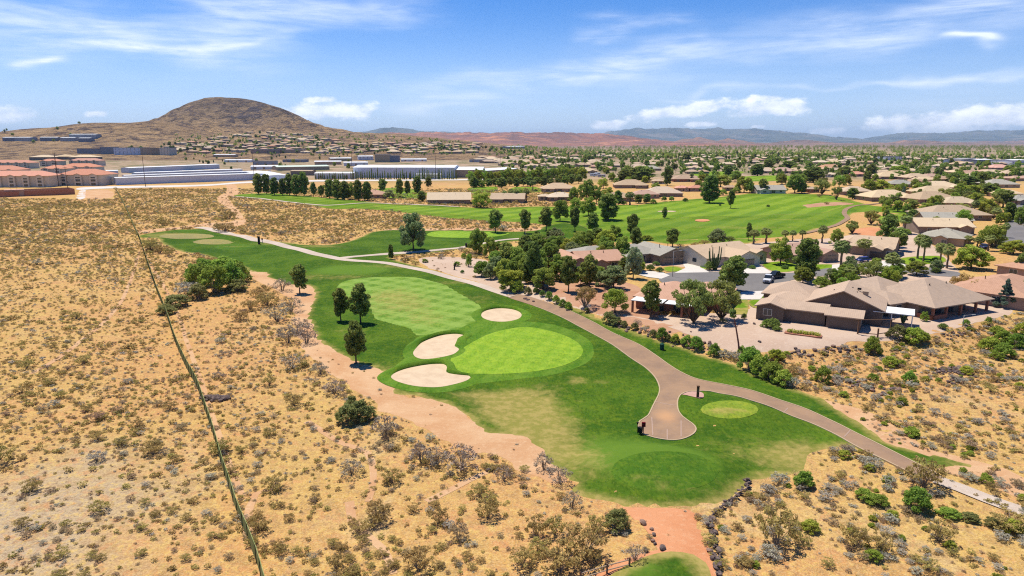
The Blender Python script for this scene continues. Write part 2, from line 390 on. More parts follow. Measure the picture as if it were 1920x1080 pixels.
# ------------------------------------------------------------------ ground materials
def soil(t, bs):
    p = pos(t); n1 = t.noise(p, .022, 5, .6); n2 = t.noise(p, .11, 6, .62); n3 = t.noise(p, 1.3, 5, .7); n4 = t.noise(p, 6.0, 3, .7)
    c = t.mix(t.ramp(n1, .42, .58), (.48, .29, .080), (.49, .245, .080))
    c = t.mix(t.m('MULTIPLY', t.ramp(n2, .50, .66), .55), c, (.51, .235, .10))
    c = t.mix(t.ramp(t.noise(p, .05, 5, .6, 1.0), .56, .74), c, (.52, .36, .17))
    # pale grey caliche at the near left
    a = flat(60, 1010); d = t.node('ShaderNodeVectorMath', operation='DISTANCE'); t.put(d.inputs[0], t.scale(p, 1, .8, 0)); d.inputs[1].default_value = (a[0] - 4, a[1] * .8, 0)
    g = t.m('ADD', d.outputs['Value'], t.m('MULTIPLY', t.m('SUBTRACT', n2, .5), 26))
    c = t.mix(t.m('MULTIPLY', t.ramp(g, 22, 4), .8), c, (.37, .30, .225))
    c = t.mix(t.m('MULTIPLY', t.ramp(n3, .46, .66), .75), c, (.60, .405, .110))
    c = t.mix(t.m('MULTIPLY', t.ramp(n3, .47, .30), .7), c, (.27, .155, .075))
    c = t.mix(t.m('MULTIPLY', t.ramp(t.noise(p, .38, 6, .72), .50, .36), .6), c, (.30, .17, .06))
    c = t.mix(t.m('MULTIPLY', t.ramp(t.noise(p, .55, 5, .7, .8), .52, .64), .55), c, (.52, .22, .085))
    v = t.node('ShaderNodeTexVoronoi'); t.put(v.inputs['Vector'], p); v.inputs['Scale'].default_value = 1.9
    v.inputs['Randomness'].default_value = 1
    dot = t.m('MULTIPLY', t.ramp(v.outputs['Distance'], .26, .12), t.ramp(t.noise(p, .35, 2), .42, .6))
    c = t.mix(t.m('MULTIPLY', dot, .7), c, (.17, .115, .06))
    # fine gravel grain
    c = t.mix(t.m('MULTIPLY', t.ramp(n4, .40, .66), .45), c, (.66, .48, .24))
    c = t.mix(t.m('MULTIPLY', t.ramp(t.noise(p, 4.0, 4, .8), .50, .36), .6), c, (.24, .15, .07))
    # built-up land far off
    sx = t.node('ShaderNodeSeparateXYZ'); t.put(sx.inputs[0], p); far = t.ramp(sx.outputs[1], 560, 760)
    tn = t.noise(p, .012, 5, .7); town = t.mix(t.ramp(tn, .42, .6), (.30, .22, .145), (.38, .27, .19))
    town = t.mix(t.ramp(t.noise(p, .03, 4, .7), .46, .60), town, (.12, .13, .06))
    c = t.mix(t.m('MULTIPLY', far, .9), c, town)
    vf = t.ramp(sx.outputs[1], 2400, 5000); c = t.mix(vf, c, t.mix(t.ramp(t.noise(p, .0012, 5, .7), .4, .6), (.15, .11, .08), (.27, .18, .135)))
    bumpn(t, bs, t.m('ADD', t.m('MULTIPLY', n3, 1.0), t.m('MULTIPLY', n4, .3)), .35, .8)
    return c
M_soil = mat('desert_soil', soil, .95)
def hillm(t, bs):
    p = pos(t); n = t.noise(p, .006, 6, .65); n2 = t.noise(p, .03, 6, .7, .4)
    g = t.node('ShaderNodeNewGeometry'); sx = t.node('ShaderNodeSeparateXYZ'); t.put(sx.inputs[0], p)
    c = t.mix(t.ramp(n, .40, .62), (.47, .305, .155), (.35, .225, .12))
    high = t.ramp(sx.outputs[2], 55, 170)
    c = t.mix(t.m('MULTIPLY', high, .85), c, t.mix(t.ramp(n2, .4, .62), (.26, .18, .11), (.15, .11, .08)))
    rock = t.ramp(t.m('ADD', t.m('MULTIPLY', t.noise(t.scale(p, 1, .7, 3.2), .0105, 8, .78, 1.6), .8), t.m('MULTIPLY', n2, .3)), .545, .62)
    c = t.mix(t.m('MULTIPLY', rock, .85), c, (.085, .06, .062))
    c = t.mix(t.m('MULTIPLY', t.ramp(t.noise(t.scale(p, .5, 1, 4), .02, 7, .75, 1.0), .55, .66), .5), c, (.56, .38, .20))
    # dark scree in the scooped face
    d = t.node('ShaderNodeVectorMath', operation='DISTANCE'); t.put(d.inputs[0], t.scale(p, 1, .45, 1.0)); d.inputs[1].default_value = (-990, 2590 * .45, 190)
    sc = t.m('MULTIPLY', t.ramp(d.outputs['Value'], 150, 50), t.ramp(n2, .38, .55))
    c = t.mix(t.m('MULTIPLY', sc, .85), c, (.085, .07, .08))
    sp = t.ramp(t.noise(p, .16, 4, .7), .52, .68); c = t.mix(t.m('MULTIPLY', sp, .5), c, (.12, .10, .055))
    bumpn(t, bs, t.m('ADD', n2, t.noise(p, .012, 6, .7)), 34, 1.0)
    return c
M_hill = mat('hill_rock', hillm, .95)
def turfm(base, alt, stripes=None, dryw=1.0, edgedry=1.6):
    def b(t, bs):
        p = pos(t); n = t.noise(p, .09, 5, .6, .5); n2 = t.noise(p, .8, 5, .7); n3 = t.noise(t.scale(p, 1, .35, 1), 3.2, 4, .7)
        c = t.mix(t.ramp(n, .36, .64), base, alt)
        c = t.mix(t.m('MULTIPLY', t.ramp(n2, .44, .66), .55), c, (alt[0] * 1.6, alt[1] * 1.22, alt[2]))
        c = t.mix(t.m('MULTIPLY', t.ramp(t.noise(p, .03, 6, .7, 1.0), .52, .36), .45), c, (base[0] * .6, base[1] * .68, base[2] * .8))
        c = t.mix(t.m('MULTIPLY', t.ramp(n3, .54, .36), .5), c, (base[0] * .45, base[1] * .52, base[2] * .6))
        c = t.mix(t.m('MULTIPLY', t.ramp(t.noise(p, 1.9, 4, .75), .54, .70), .35), c, (alt[0] * 1.9, alt[1] * 1.4, alt[2] * 2.0))
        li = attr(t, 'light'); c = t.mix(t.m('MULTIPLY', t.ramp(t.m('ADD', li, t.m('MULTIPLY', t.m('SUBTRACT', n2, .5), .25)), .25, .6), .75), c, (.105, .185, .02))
        if stripes:
            for ang, w, s in stripes:
                sx = t.node('ShaderNodeSeparateXYZ'); t.put(sx.inputs[0], t.scale(p, 1, 1, 1, ang))
                wv = t.m('SINE', t.m('ADD', t.m('MULTIPLY', sx.outputs[0], math.pi / w), t.m('MULTIPLY', n, 1.2)))
                c = t.mix(t.m('MULTIPLY', t.m('MULTIPLY', t.ramp(wv, -.5, .5), t.ramp(n2, .25, .55)), s), c, (min(alt[0] * 1.75, .5), min(alt[1] * 1.38, .7), alt[2] * 2.2))
        dr = t.m('ADD', attr(t, 'dry'), t.m('MULTIPLY', t.m('SUBTRACT', t.noise(p, .45, 6, .72, .6), .5), 1.3))
        dr = t.m('MULTIPLY', t.ramp(dr, .25, 1.0), .80)
        if edgedry: 
            e = t.m('SUBTRACT', attr(t, 'edge'), t.m('MULTIPLY', t.noise(p, .35, 5, .7), 2 * edgedry))
            dr = t.m('MAXIMUM', dr, t.m('MULTIPLY', t.ramp(e, .25 * edgedry, -edgedry), .85))
        c = t.mix(t.m('MULTIPLY', dr, dryw), c, t.mix(t.ramp(n2, .4, .62), (.25, .215, .05), (.37, .275, .09)))
        bumpn(t, bs, t.m('ADD', n2, t.m('MULTIPLY', n3, .6)), .16, .6); return c
    return b
M_rough = mat('rough_grass', turfm((.036, .090, .007), (.078, .140, .011)), .9)
M_rough2 = mat('far_rough_grass', turfm((.065, .145, .008), (.115, .195, .012), [(R(36), 6.5, .42), (R(-62), 9, .12)], 1.1), .9)
M_fair = mat('fairway_grass', turfm((.10, .20, .024), (.135, .24, .03), [(R(38), 2.6, .5), (R(-55), 2.6, .62)], .95, 0), .9)
M_fair2 = mat('far_fairway_grass', turfm((.11, .21, .012), (.155, .25, .016), [(R(36), 6.5, .42)], .9, .5), .9)
M_green = mat('putting_green_grass', turfm((.165, .29, .020), (.19, .315, .024), [(R(20), 1.5, .16), (R(-60), 1.5, .12)], .4, 0), .85)
M_tee = mat('tee_grass', turfm((.15, .225, .02), (.18, .25, .025), [(R(15), 1.2, .10)], .9, 0), .9)
M_tee_big = mat('broad_tee_grass', turfm((.052, .12, .010), (.082, .155, .014), None, .9, 0), .9)
M_tee_dry = mat('worn_tee_grass', turfm((.31, .25, .10), (.25, .235, .075), None, .8, 0), .95)
M_apron = mat('apron_grass', turfm((.065, .155, .012), (.095, .185, .016), [(R(20), 2.2, .25)], .5, 0), .9)
def sandm(t, bs):
    p = pos(t); n = t.noise(p, .5, 5, .6); n2 = t.noise(p, 7, 3, .6)
    bumpn(t, bs, t.m('ADD', n2, n), .06, .5)
    return t.mix(t.ramp(n, .35, .7), (.58, .44, .29), (.50, .37, .24))
M_sand = mat('bunker_sand', sandm, .95)
def dirtm(a, b_, c_):
    def f(t, bs):
        p = pos(t); n = t.noise(p, .12, 6, .65, .5); n2 = t.noise(p, 1.6, 5, .7); n3 = t.noise(p, 7, 3, .7)
        c = t.mix(t.ramp(n, .38, .62), a, b_); c = t.mix(t.m('MULTIPLY', t.ramp(n2, .5, .72), .6), c, c_)
        c = t.mix(t.m('MULTIPLY', t.ramp(n3, .45, .3), .35), c, tuple(x * .55 for x in b_))
        bumpn(t, bs, t.m('ADD', n2, n3), .12, .6); return c
    return f
M_dirt = mat('pale_dirt', dirtm((.54, .335, .18), (.48, .265, .13), (.60, .41, .24)), .95)
M_red = mat('red_dirt', dirtm((.55, .25, .12), (.50, .21, .095), (.58, .34, .19)), .95)
M_gravel = mat('yard_gravel', dirtm((.50, .37, .27), (.46, .325, .23), (.58, .45, .34)), .95)
M_redyard = mat('red_yard_soil', dirtm((.44, .25, .15), (.38, .19, .11), (.50, .34, .22)), .95)
def pathm(t, bs):
    p = pos(t); n = t.noise(p, .25, 6, .65); n2 = t.noise(p, 4, 5, .7)
    c = t.mix(t.ramp(n, .36, .66), (.31, .195, .115), (.24, .155, .10)); c = t.mix(t.m('MULTIPLY', t.ramp(n2, .45, .75), .4), c, (.36, .25, .19))
    a = flat(1252, 785); d = t.node('ShaderNodeVectorMath', operation='DISTANCE'); t.put(d.inputs[0], t.scale(p, 1.6, 1, 0)); d.inputs[1].default_value = (a[0] * 1.6, a[1] + 1, 0)
    c = t.mix(t.m('MULTIPLY', t.ramp(t.m('ADD', d.outputs['Value'], t.m('MULTIPLY', n2, 2)), 4.4, 1.2), .6), c, (.52, .28, .13))
    bumpn(t, bs, n2, .02, .4); return c
M_path = mat('cart_path_concrete', pathm, .9)
M_path2 = mat('pale_path_concrete', dirtm((.52, .42, .33), (.45, .36, .28), (.60, .5, .4)), .9)
M_asph = mat('road_asphalt', dirtm((.19, .175, .165), (.16, .148, .14), (.24, .22, .20)), .9)
M_conc = mat('driveway_concrete', dirtm((.60, .55, .48), (.54, .49, .43), (.66, .61, .54)), .9)
# ------------------------------------------------------------------ ground mesh
def axis(lo, hi, st, near_lo, near_hi, g=1.12):
    a = list(np.arange(near_lo, near_hi + .01, st)); s = st
    while a[-1] < hi: s *= g; a.append(a[-1] + s)
    s = st
    while a[0] > lo: s *= g; a.insert(0, a[0] - s)
    return np.array(a)
def heightgrid(name, xs, ys, fn, m, smooth=True, mask=None):
    X, Y = np.meshgrid(xs, ys); Z = fn(X, Y); nx, ny = len(xs), len(ys)
    V = np.stack([X.ravel(), Y.ravel(), Z.ravel()], 1); i = np.arange((ny - 1) * nx).reshape(ny - 1, nx)[:, :-1]
    Q = np.stack([i, i + 1, i + 1 + nx, i + nx], -1).reshape(-1, 4)
    if mask is not None:
        kk = mask(X, Y, Z).ravel(); Q = Q[kk[Q].any(1)]; used = np.unique(Q); mp = -np.ones(len(V), int); mp[used] = np.arange(len(used)); V = V[used]; Q = mp[Q]
    me = bpy.data.meshes.new(name); me.vertices.add(len(V)); me.vertices.foreach_set('co', V.astype(np.float32).ravel())
    me.loops.add(len(Q) * 4); me.loops.foreach_set('vertex_index', Q.astype(np.int32).ravel())
    me.polygons.add(len(Q)); me.polygons.foreach_set('loop_start', np.arange(len(Q), dtype=np.int32) * 4)
    me.update(calc_edges=True); me.validate(); me.polygons.foreach_set('use_smooth', [smooth] * len(me.polygons)); me.materials.append(m)
    return obj(name, me)
def ground_z(X, Y): return Hn(X, Y) - .05
tag(heightgrid('ground', axis(-42000, 42000, 2.0, -230, 260, 1.13), axis(-60, 42000, 2.0, 36, 420, 1.11), ground_z, M_soil), kind='structure')
tag(heightgrid('hill', np.arange(-3600, 600, 13.), np.arange(1260, 4300, 13.), lambda X, Y: Hill(X, Y) - .3, M_hill, True, lambda X, Y, Z: Z > -.1), kind='structure')
# far ranges: ridge line at its own distance, rounded towards the viewer with gullies
def range_mesh(name, pts, D, depth, m, rough, nf, seed, base_px=None, step=None, sharp=1.6, back=0.5, jag=.0050):
    xs0 = ray(*pts[0]).x / ray(*pts[0]).y * D; xs1 = ray(*pts[-1]).x / ray(*pts[-1]).y * D
    step = step or (xs1 - xs0) / 620
    def fn(X, Y):
        wob = (fbm(X, X * 0 + seed, 1 / (D * .012), seed, 5, .6) - .5) * D * jag
        top = np.maximum(prof(pts, D, X) + wob, 0); k = (Y - (D - depth)) / depth
        k = np.clip(np.where(k > 1, 1 - (k - 1) / back, k), 0, 1)
        n = fbm(X, Y, nf, seed, 6, .55); g = np.abs(fbm(X, Y * .6, nf * 2.2, seed + 5, 5) - .5) * 2
        s = k ** sharp
        return top * s * (1 - rough * (1 - k ** 3) * g * 1.9) + top * rough * (n - .5) * .5 * sstep(k, 0, .4) * (1 - .7 * sstep(k, .85, 1)) - 4
    return tag(heightgrid(name, np.arange(xs0, xs1, step), np.arange(D - depth, D + depth * back, depth / 90), fn, m, True, lambda X, Y, Z: Z > -3.9), kind='structure')
def rangem(a, b_, c_, f, f2, rs=.5):
    def g(t, bs):
        p = pos(t); n = t.noise(t.scale(p, 1, .5, 3), f, 6, .68, .8); n2 = t.noise(p, f2, 5, .7)
        c = t.mix(t.ramp(n, .40, .60), a, b_); c = t.mix(t.m('MULTIPLY', t.ramp(n2, .5, .66), rs), c, c_); bumpn(t, bs, n2, 1.2 / f2 * .12, .8); return c
    return g
M_mesa = mat('red_mesa_rock', rangem((.27, .13, .095), (.16, .095, .085), (.52, .23, .12), 1 / 700, 1 / 300, .8), .95)
M_blue = mat('far_mountain_rock', rangem((.13, .14, .12), (.07, .085, .08), (.24, .20, .16), 1 / 2200, 1 / 700, .7), .95)
M_purp = mat('brown_foothill_rock', rangem((.22, .14, .11), (.12, .09, .08), (.36, .20, .13), 1 / 500, 1 / 200, .7), .95)
range_mesh('red_mesa', [(640, 262), (680, 250), (720, 247.5), (850, 248), (950, 247.3), (1060, 249), (1130, 249.5), (1180, 254), (1215, 260), (1260, 265), (1330, 268), (1420, 271)], 7600, 3000, M_mesa, .55, 1 / 1500, 2)
range_mesh('mountain_range', [(1020, 264), (1120, 250), (1150, 246), (1200, 240.5), (1230, 241), (1270, 240), (1320, 242), (1345, 238.6), (1358, 241), (1375, 240), (1420, 241), (1460, 244.5), (1480, 247), (1510, 250), (1560, 260),
            (1575, 256.5), (1600, 262), (1660, 254), (1710, 249), (1760, 250), (1810, 246), (1860, 245), (1920, 243), (2100, 240), (2400, 244), (2800, 258)], 24000, 7000, M_blue, .8, 1 / 3500, 7)
range_mesh('mesa', [(600, 262), (690, 246), (710, 241), (740, 239.5), (765, 241), (790, 245), (900, 249), (1000, 256)], 19000, 3000, M_blue, .4, 1 / 3000, 4)
range_mesh('foothill', [(1180, 270), (1260, 266), (1290, 260), (1310, 257.5), (1322, 260), (1340, 264), (1358, 260), (1367, 258.5), (1378, 264), (1400, 269), (1440, 267), (1485, 263.5), (1508, 262), (1530, 265), (1562, 272), (1600, 270), (1625, 268),
            (1640, 270), (1660, 274), (1680, 268), (1697, 263), (1720, 262), (1742, 267), (1765, 270), (1800, 274), (1850, 278), (1900, 276), (2000, 270), (2200, 268), (2500, 275)], 9500, 2200, M_purp, .7, 1 / 900, 12)
range_mesh('far_bluff', [(1700, 277), (1760, 266), (1800, 264.5), (1850, 265), (1920, 264), (2100, 262), (2400, 270)], 13500, 2500, M_purp, .5, 1 / 1300, 21)
# ------------------------------------------------------------------ turf, bunkers, paths
def gsum(L):
    L = [(*at(a, b)[:2], rx, ry, s) for a, b, rx, ry, s in L]
    def f(X, Y):
        v = np.zeros(len(X))
        for a, b, rx, ry, s in L: v = v + s * np.exp(-((X - a) / rx) ** 2 - ((Y - b) / ry) ** 2)
        return v
    return f
DRY = gsum([(985, 780, 6, 7, .7), (940, 745, 7, 5, .45), (1030, 800, 6, 7, .45), (1060, 850, 5, 5, .4), (1000, 745, 7, 4, .35), (1120, 880, 6, 4, .3), (1330, 830, 8, 4, .25), (1180, 690, 4, 5, .25), (1450, 860, 8, 4, .35), (1200, 600, 5, 5, .25), (680, 640, 5, 6, .3), (1020, 725, 4, 3, .3), (870, 740, 6, 2, .35), (1010, 820, 4, 5, .6), (940, 770, 5, 5, .5), (1080, 860, 4, 3, .35), (770, 570, 7, 8, .55), (745, 545, 6, 9, .4), (800, 600, 5, 6, .4), (660, 520, 9, 5, .5), (560, 520, 9, 6, .5), (700, 690, 7, 4, .6),
            (610, 590, 5, 5, .4), (650, 620, 5, 5, .45), (740, 740, 3, 3, .5), (320, 440, 14, 8, .8), (280, 447, 10, 8, .6), (890, 560, 9, 8, .45), (1082, 713, 1.6, 1.8, 1.0), (1130, 718, 1.6, 1.8, .5), (1510, 840, 5, 4, .45), (1160, 640, 4, 3, .3),
            (1240, 930, 8, 3, .3), (1580, 800, 5, 3, .35), (530, 455, 12, 6, .8), (600, 462, 12, 4, .7), (740, 500, 14, 3.5, .6), (860, 530, 12, 3.5, .6), (1050, 640, 3, 3, .2), (1000, 900, 5, 3, .4), (1370, 930, 4, 3, .4), (1500, 865, 5, 4, .5), (640, 560, 5, 5, .3),
            (1640, 370, 40, 20, .3), (1700, 400, 20, 12, .4)])
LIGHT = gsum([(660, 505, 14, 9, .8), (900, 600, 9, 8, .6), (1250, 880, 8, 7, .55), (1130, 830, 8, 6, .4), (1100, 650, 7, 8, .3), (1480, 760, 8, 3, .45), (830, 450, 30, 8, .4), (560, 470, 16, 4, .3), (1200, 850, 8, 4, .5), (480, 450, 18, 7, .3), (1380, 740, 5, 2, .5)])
EX = {'dry': DRY, 'light': LIGHT}
ZERO = {'dry': lambda x, y: np.zeros(len(x)), 'light': lambda x, y: np.zeros(len(x))}
TURF = [(262, 441), (325, 431), (350, 430), (395, 430), (440, 442), (515, 452), (565, 458), (615, 459), (652, 453), (677, 444), (702, 434), (755, 431), (880, 431), (955, 434), (1005, 431), (1020, 424), (1060, 418), (1100, 425), (1120, 450), (1060, 449), (960, 453), (890, 463), (830, 472), (745, 479),
        (735, 485), (790, 501), (850, 518), (900, 534), (960, 555), (1020, 566), (1075, 576), (1125, 596), (1175, 614), (1225, 631), (1275, 648), (1325, 666), (1385, 686), (1460, 720), (1535, 745), (1585, 775), (1625, 800), (1665, 830), (1700, 838), (1760, 853), (1850, 876), (1850, 882), (1765, 880),
        (1700, 868), (1650, 862), (1600, 838), (1560, 840), (1515, 848), (1513, 880), (1485, 886), (1440, 897), (1400, 906), (1370, 935), (1330, 950), (1260, 952), (1170, 950), (1150, 940), (1090, 930), (1065, 900), (1055, 888), (1015, 860), (990, 828), (955, 818), (905, 812), (875, 780), (825, 756), (775, 741),
        (735, 742), (708, 753), (733, 728), (722, 706), (700, 690), (672, 684), (645, 670), (608, 650), (588, 632), (580, 605), (570, 595), (580, 570), (588, 552), (580, 536), (540, 535), (522, 527), (500, 521), (495, 512), (470, 510), (440, 495), (380, 478), (342, 472), (322, 465), (303, 455), (296, 447), (268, 446)]
P_turf = wpoly(TURF, 1.0, .8, .45)
P_turf_smooth = wpoly(TURF, 2.0)
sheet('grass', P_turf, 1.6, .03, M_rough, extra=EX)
FAR = [(437, 366), (500, 362), (560, 366), (650, 374), (700, 379), (760, 384), (802, 384), (860, 388), (920, 390), (1015, 387), (1097, 386), (1191, 384), (1259, 377), (1313, 372), (1395, 364), (1400, 363), (1480, 363), (1549, 365), (1592, 373), (1640, 386), (1690, 388), (1706, 404), (1671, 399), (1603, 399), (1590, 412),
       (1562, 424), (1508, 435), (1454, 447), (1400, 456), (1327, 457), (1273, 458), (1232, 455), (1180, 455), (1120, 452), (1095, 440), (1075, 420), (1030, 422), (975, 417), (905, 414), (850, 410), (805, 405), (760, 399), (720, 394), (660, 391.5), (615, 391), (565, 382), (490, 374)]
P_far = wpoly(FAR, 3.0, 1.2, .2)
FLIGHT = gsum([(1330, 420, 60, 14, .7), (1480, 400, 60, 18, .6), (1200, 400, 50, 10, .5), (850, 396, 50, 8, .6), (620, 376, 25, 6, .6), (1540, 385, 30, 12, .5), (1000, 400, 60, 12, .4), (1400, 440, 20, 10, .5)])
FDRY = gsum([(1350, 425, 34, 5, .5), (1470, 412, 34, 4, .55), (1500, 403, 22, 3, .55), (1290, 440, 26, 4, .5), (1420, 428, 30, 3, .5), (1560, 378, 30, 8, .6), (1320, 456, 20, 3, .6), (480, 366, 14, 4, .4), (1120, 420, 12, 6, .4), (1500, 373, 30, 4, .4)])
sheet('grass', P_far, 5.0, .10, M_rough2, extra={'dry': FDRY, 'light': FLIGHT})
FAIR = [(630, 540), (645, 527), (692, 520), (755, 519), (792, 522), (830, 532), (855, 545), (885, 562), (903, 577), (900, 600), (880, 612), (850, 622), (800, 630), (780, 634), (767, 617), (730, 607), (700, 597), (690, 577), (655, 562)]
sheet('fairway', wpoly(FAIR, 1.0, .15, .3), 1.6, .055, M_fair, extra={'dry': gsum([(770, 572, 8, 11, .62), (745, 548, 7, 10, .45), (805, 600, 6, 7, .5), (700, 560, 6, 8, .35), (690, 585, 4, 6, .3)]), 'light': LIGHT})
APRON = [(900, 600), (935, 607), (985, 603), (1050, 612), (1100, 635), (1113, 660), (1098, 682), (1040, 702), (960, 712), (880, 722), (862, 730), (840, 722), (770, 702), (740, 690), (762, 668), (780, 634), (815, 624), (850, 618)]
sheet('apron', wpoly(APRON, 1.0, .12, .3), 1.6, .07, M_apron, extra=ZERO)
GREEN = [(846, 672), (858, 660), (885, 643), (915, 628), (950, 618), (990, 614), (1035, 622), (1070, 635), (1090, 650), (1092, 664), (1080, 676), (1050, 688), (1010, 696), (960, 701), (910, 702), (868, 700), (848, 690)]
sheet('putting_green', wpoly(GREEN, 1.0), 1.6, .09, M_green, extra=ZERO)
G2 = [(800, 440), (815, 434.5), (850, 433), (900, 434.5), (950, 436.5), (950, 440), (930, 443.5), (890, 446), (850, 446), (812, 444)]
sheet('putting_green', wpoly(G2, 2.0), 3, .07, M_green, extra=ZERO)
FW2 = [(700, 386), (760, 387), (850, 391), (1010, 391), (1150, 388), (1270, 380), (1400, 369), (1520, 369), (1580, 380), (1560, 395), (1500, 402), (1380, 406), (1250, 410), (1160, 414), (1080, 408), (960, 411), (880, 405), (800, 399), (730, 392)]
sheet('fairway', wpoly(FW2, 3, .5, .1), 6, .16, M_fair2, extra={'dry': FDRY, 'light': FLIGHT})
def ell(cx, cy, rx, ry, n=16): return [(cx + rx * math.cos(i * 2 * math.pi / n), cy + ry * math.sin(i * 2 * math.pi / n)) for i in range(n)]
for nm, e, m, dr in [('tee', ell(1368, 768, 54, 17), M_tee, [(1362, 772, 3.5, 1.2, 1.1)]), ('tee', ell(1247, 884, 102, 38), M_tee_big, [(1210, 905, 3.5, 1.5, .5), (1290, 915, 4, 1, .45)]), ('tee', ell(440, 463.5, 38, 6), M_tee_big, [(440, 463, 8, 3, .5)]),
                 ('tee', ell(401, 453.5, 40, 5), M_tee_dry, []), ('tee', ell(350, 443, 52, 5), M_tee_dry, []), ('tee', ell(360, 433, 30, 1.8), M_tee_big, []), ('tee', ell(590, 373, 24, 2.4), M_tee, [(590, 373, 10, 6, .4)]), ('tee', ell(545, 370, 14, 1.6), M_tee, [])]:
    sheet(nm, wpoly(e, 1.0, .12, .5), 1.5, .12 if e[0][1] > 500 else .12, m, extra={'dry': gsum(dr) if dr else ZERO['dry'], 'light': ZERO['light']})
NEAR_TEE = [(1105, 1110), (1140, 1082), (1180, 1058), (1215, 1042), (1258, 1034), (1300, 1040), (1323, 1055), (1333, 1080), (1337, 1120), (1300, 1180), (1180, 1180), (1100, 1150)]
B1 = ell(940, 591.5, 38, 12.5)
B2 = [(775, 666), (780, 654), (795, 641), (822, 631), (850, 627), (868, 629), (870, 635), (856, 643), (853, 650), (860, 656), (850, 665), (820, 672), (790, 674)]
B3 = [(733, 707), (748, 697), (775, 689), (808, 684), (832, 684), (838, 690), (837, 699), (852, 703), (880, 706), (878, 713), (850, 722), (820, 727), (780, 725), (747, 717)]
def bowl(V, ed, Z): return Z - .0 * ed
for k, (b, fr) in enumerate([(B1, 1), (B2, 1), (B3, 1)]):
    P = wpoly(b, .6, .1, .4)
    cy = sum(p[1] for p in P) / len(P)
    # a lip of turf standing a hand above the sand along the far edge, sand laid below it
    sheet('bunker', P, 1.0, .115, M_sand, extra=None)
    lip = MB(); top = MATS['rough_grass']
    n = len(P)
    for i in range(n):
        a, c = P[i], P[(i + 1) % n]
        ha = .18 + .70 * sstep(a[1] - cy, -1.0, 2.5); hc = .18 + .70 * sstep(c[1] - cy, -1.0, 2.5)
        mx, my = sum(p[0] for p in P) / n, cy
        def out(p, s):
            d = math.hypot(p[0] - mx, p[1] - my); return (p[0] + (p[0] - mx) / d * s, p[1] + (p[1] - my) / d * s)
        za, zc = float(Hn(*a)), float(Hn(*c)); oa, oc = out(a, .25), out(c, .25); fa, fc = out(a, 2.2), out(c, 2.2)
        lip.face([(*a, za + .10), (*c, zc + .10), (*oc, zc + hc), (*oa, za + ha)])
        lip.face([(*oa, za + ha), (*oc, zc + hc), (*fc, float(Hn(*fc)) + .05), (*fa, float(Hn(*fa)) + .05)])
    tag(obj('bunker_bank', lip.mesh('bunker_bank', M_apron, merge=True, smooth=True)), kind='structure')
# bare soil
P_dirt = wpoly([(590, 540), (600, 600), (620, 640), (690, 675), (760, 700), (770, 745), (830, 745), (900, 790), (1000, 815), (1060, 880), (1068, 905), (1038, 912), (990, 885), (930, 852), (885, 850), (845, 835), (800, 800), (750, 782), (716, 768), (690, 745), (640, 715), (600, 685), (566, 645), (552, 600), (548, 565),
                (520, 545), (478, 525), (462, 512), (470, 502), (520, 505)], 1.2, 1.6, .35)
sheet('dirt', P_dirt, 2.0, 0.0, M_dirt, extra=None)
P_red = wpoly([(1165, 950), (1262, 946), (1302, 962), (1318, 1000), (1335, 1050), (1345, 1090), (1350, 1200), (1050, 1200), (1075, 1110), (1140, 1062), (1200, 1036), (1235, 1030), (1222, 1010), (1205, 985), (1180, 965)], 1.0, .35, .6)
sheet('dirt', P_red, 1.5, .0, M_red, extra=None)
sheet('tee', wpoly(NEAR_TEE, .8, .08, .8), 1.2, .10, M_rough, extra={'dry': gsum([(1250, 1075, 3, 2, .3), (1150, 1085, 2, 1, .5)]), 'light': gsum([(1200, 1070, 3, 2, .6)])})
TR = wpoly([(440, 345), (448, 362), (430, 372), (452, 400), (462, 415), (445, 424), (405, 430), (380, 424), (330, 430), (270, 437), (262, 433), (340, 424), (390, 418), (430, 416), (440, 405), (408, 372), (425, 360), (425, 345)], 2, 1.5, .15)
sheet('dirt', TR, 4, .02, M_dirt)
sheet('dirt', wpoly([(1500, 742), (1620, 768), (1700, 815), (1760, 845), (1850, 868), (1940, 905), (1940, 945), (1900, 930), (1840, 905), (1780, 885), (1700, 850), (1640, 815), (1590, 780)], 1.5, 1.0, .3), 2.5, .01, M_dirt)
sheet('dirt', wpoly([(600, 462), (650, 458), (690, 446), (712, 436), (755, 428), (1000, 428), (1032, 424), (1020, 432), (880, 434), (755, 434), (706, 440), (676, 449), (640, 462), (560, 462)], 2, .5, .2), 3, .01, M_dirt)
sheet('road', wpoly([(150, 356), (218, 353), (380, 349), (520, 341.5), (905, 337.5), (905, 335.5), (520, 338.5), (380, 346), (200, 349.5), (150, 352)], 3), 8, .06, M_conc)
sheet('dirt', wpoly([(143, 372), (150, 357), (160, 356), (160, 371)], 2), 5, .05, M_conc)
sheet('dirt', wpoly([(160, 372), (160, 358), (200, 356), (214, 362), (205, 371)], 3, 1, .1), 5, .0, M_dirt)
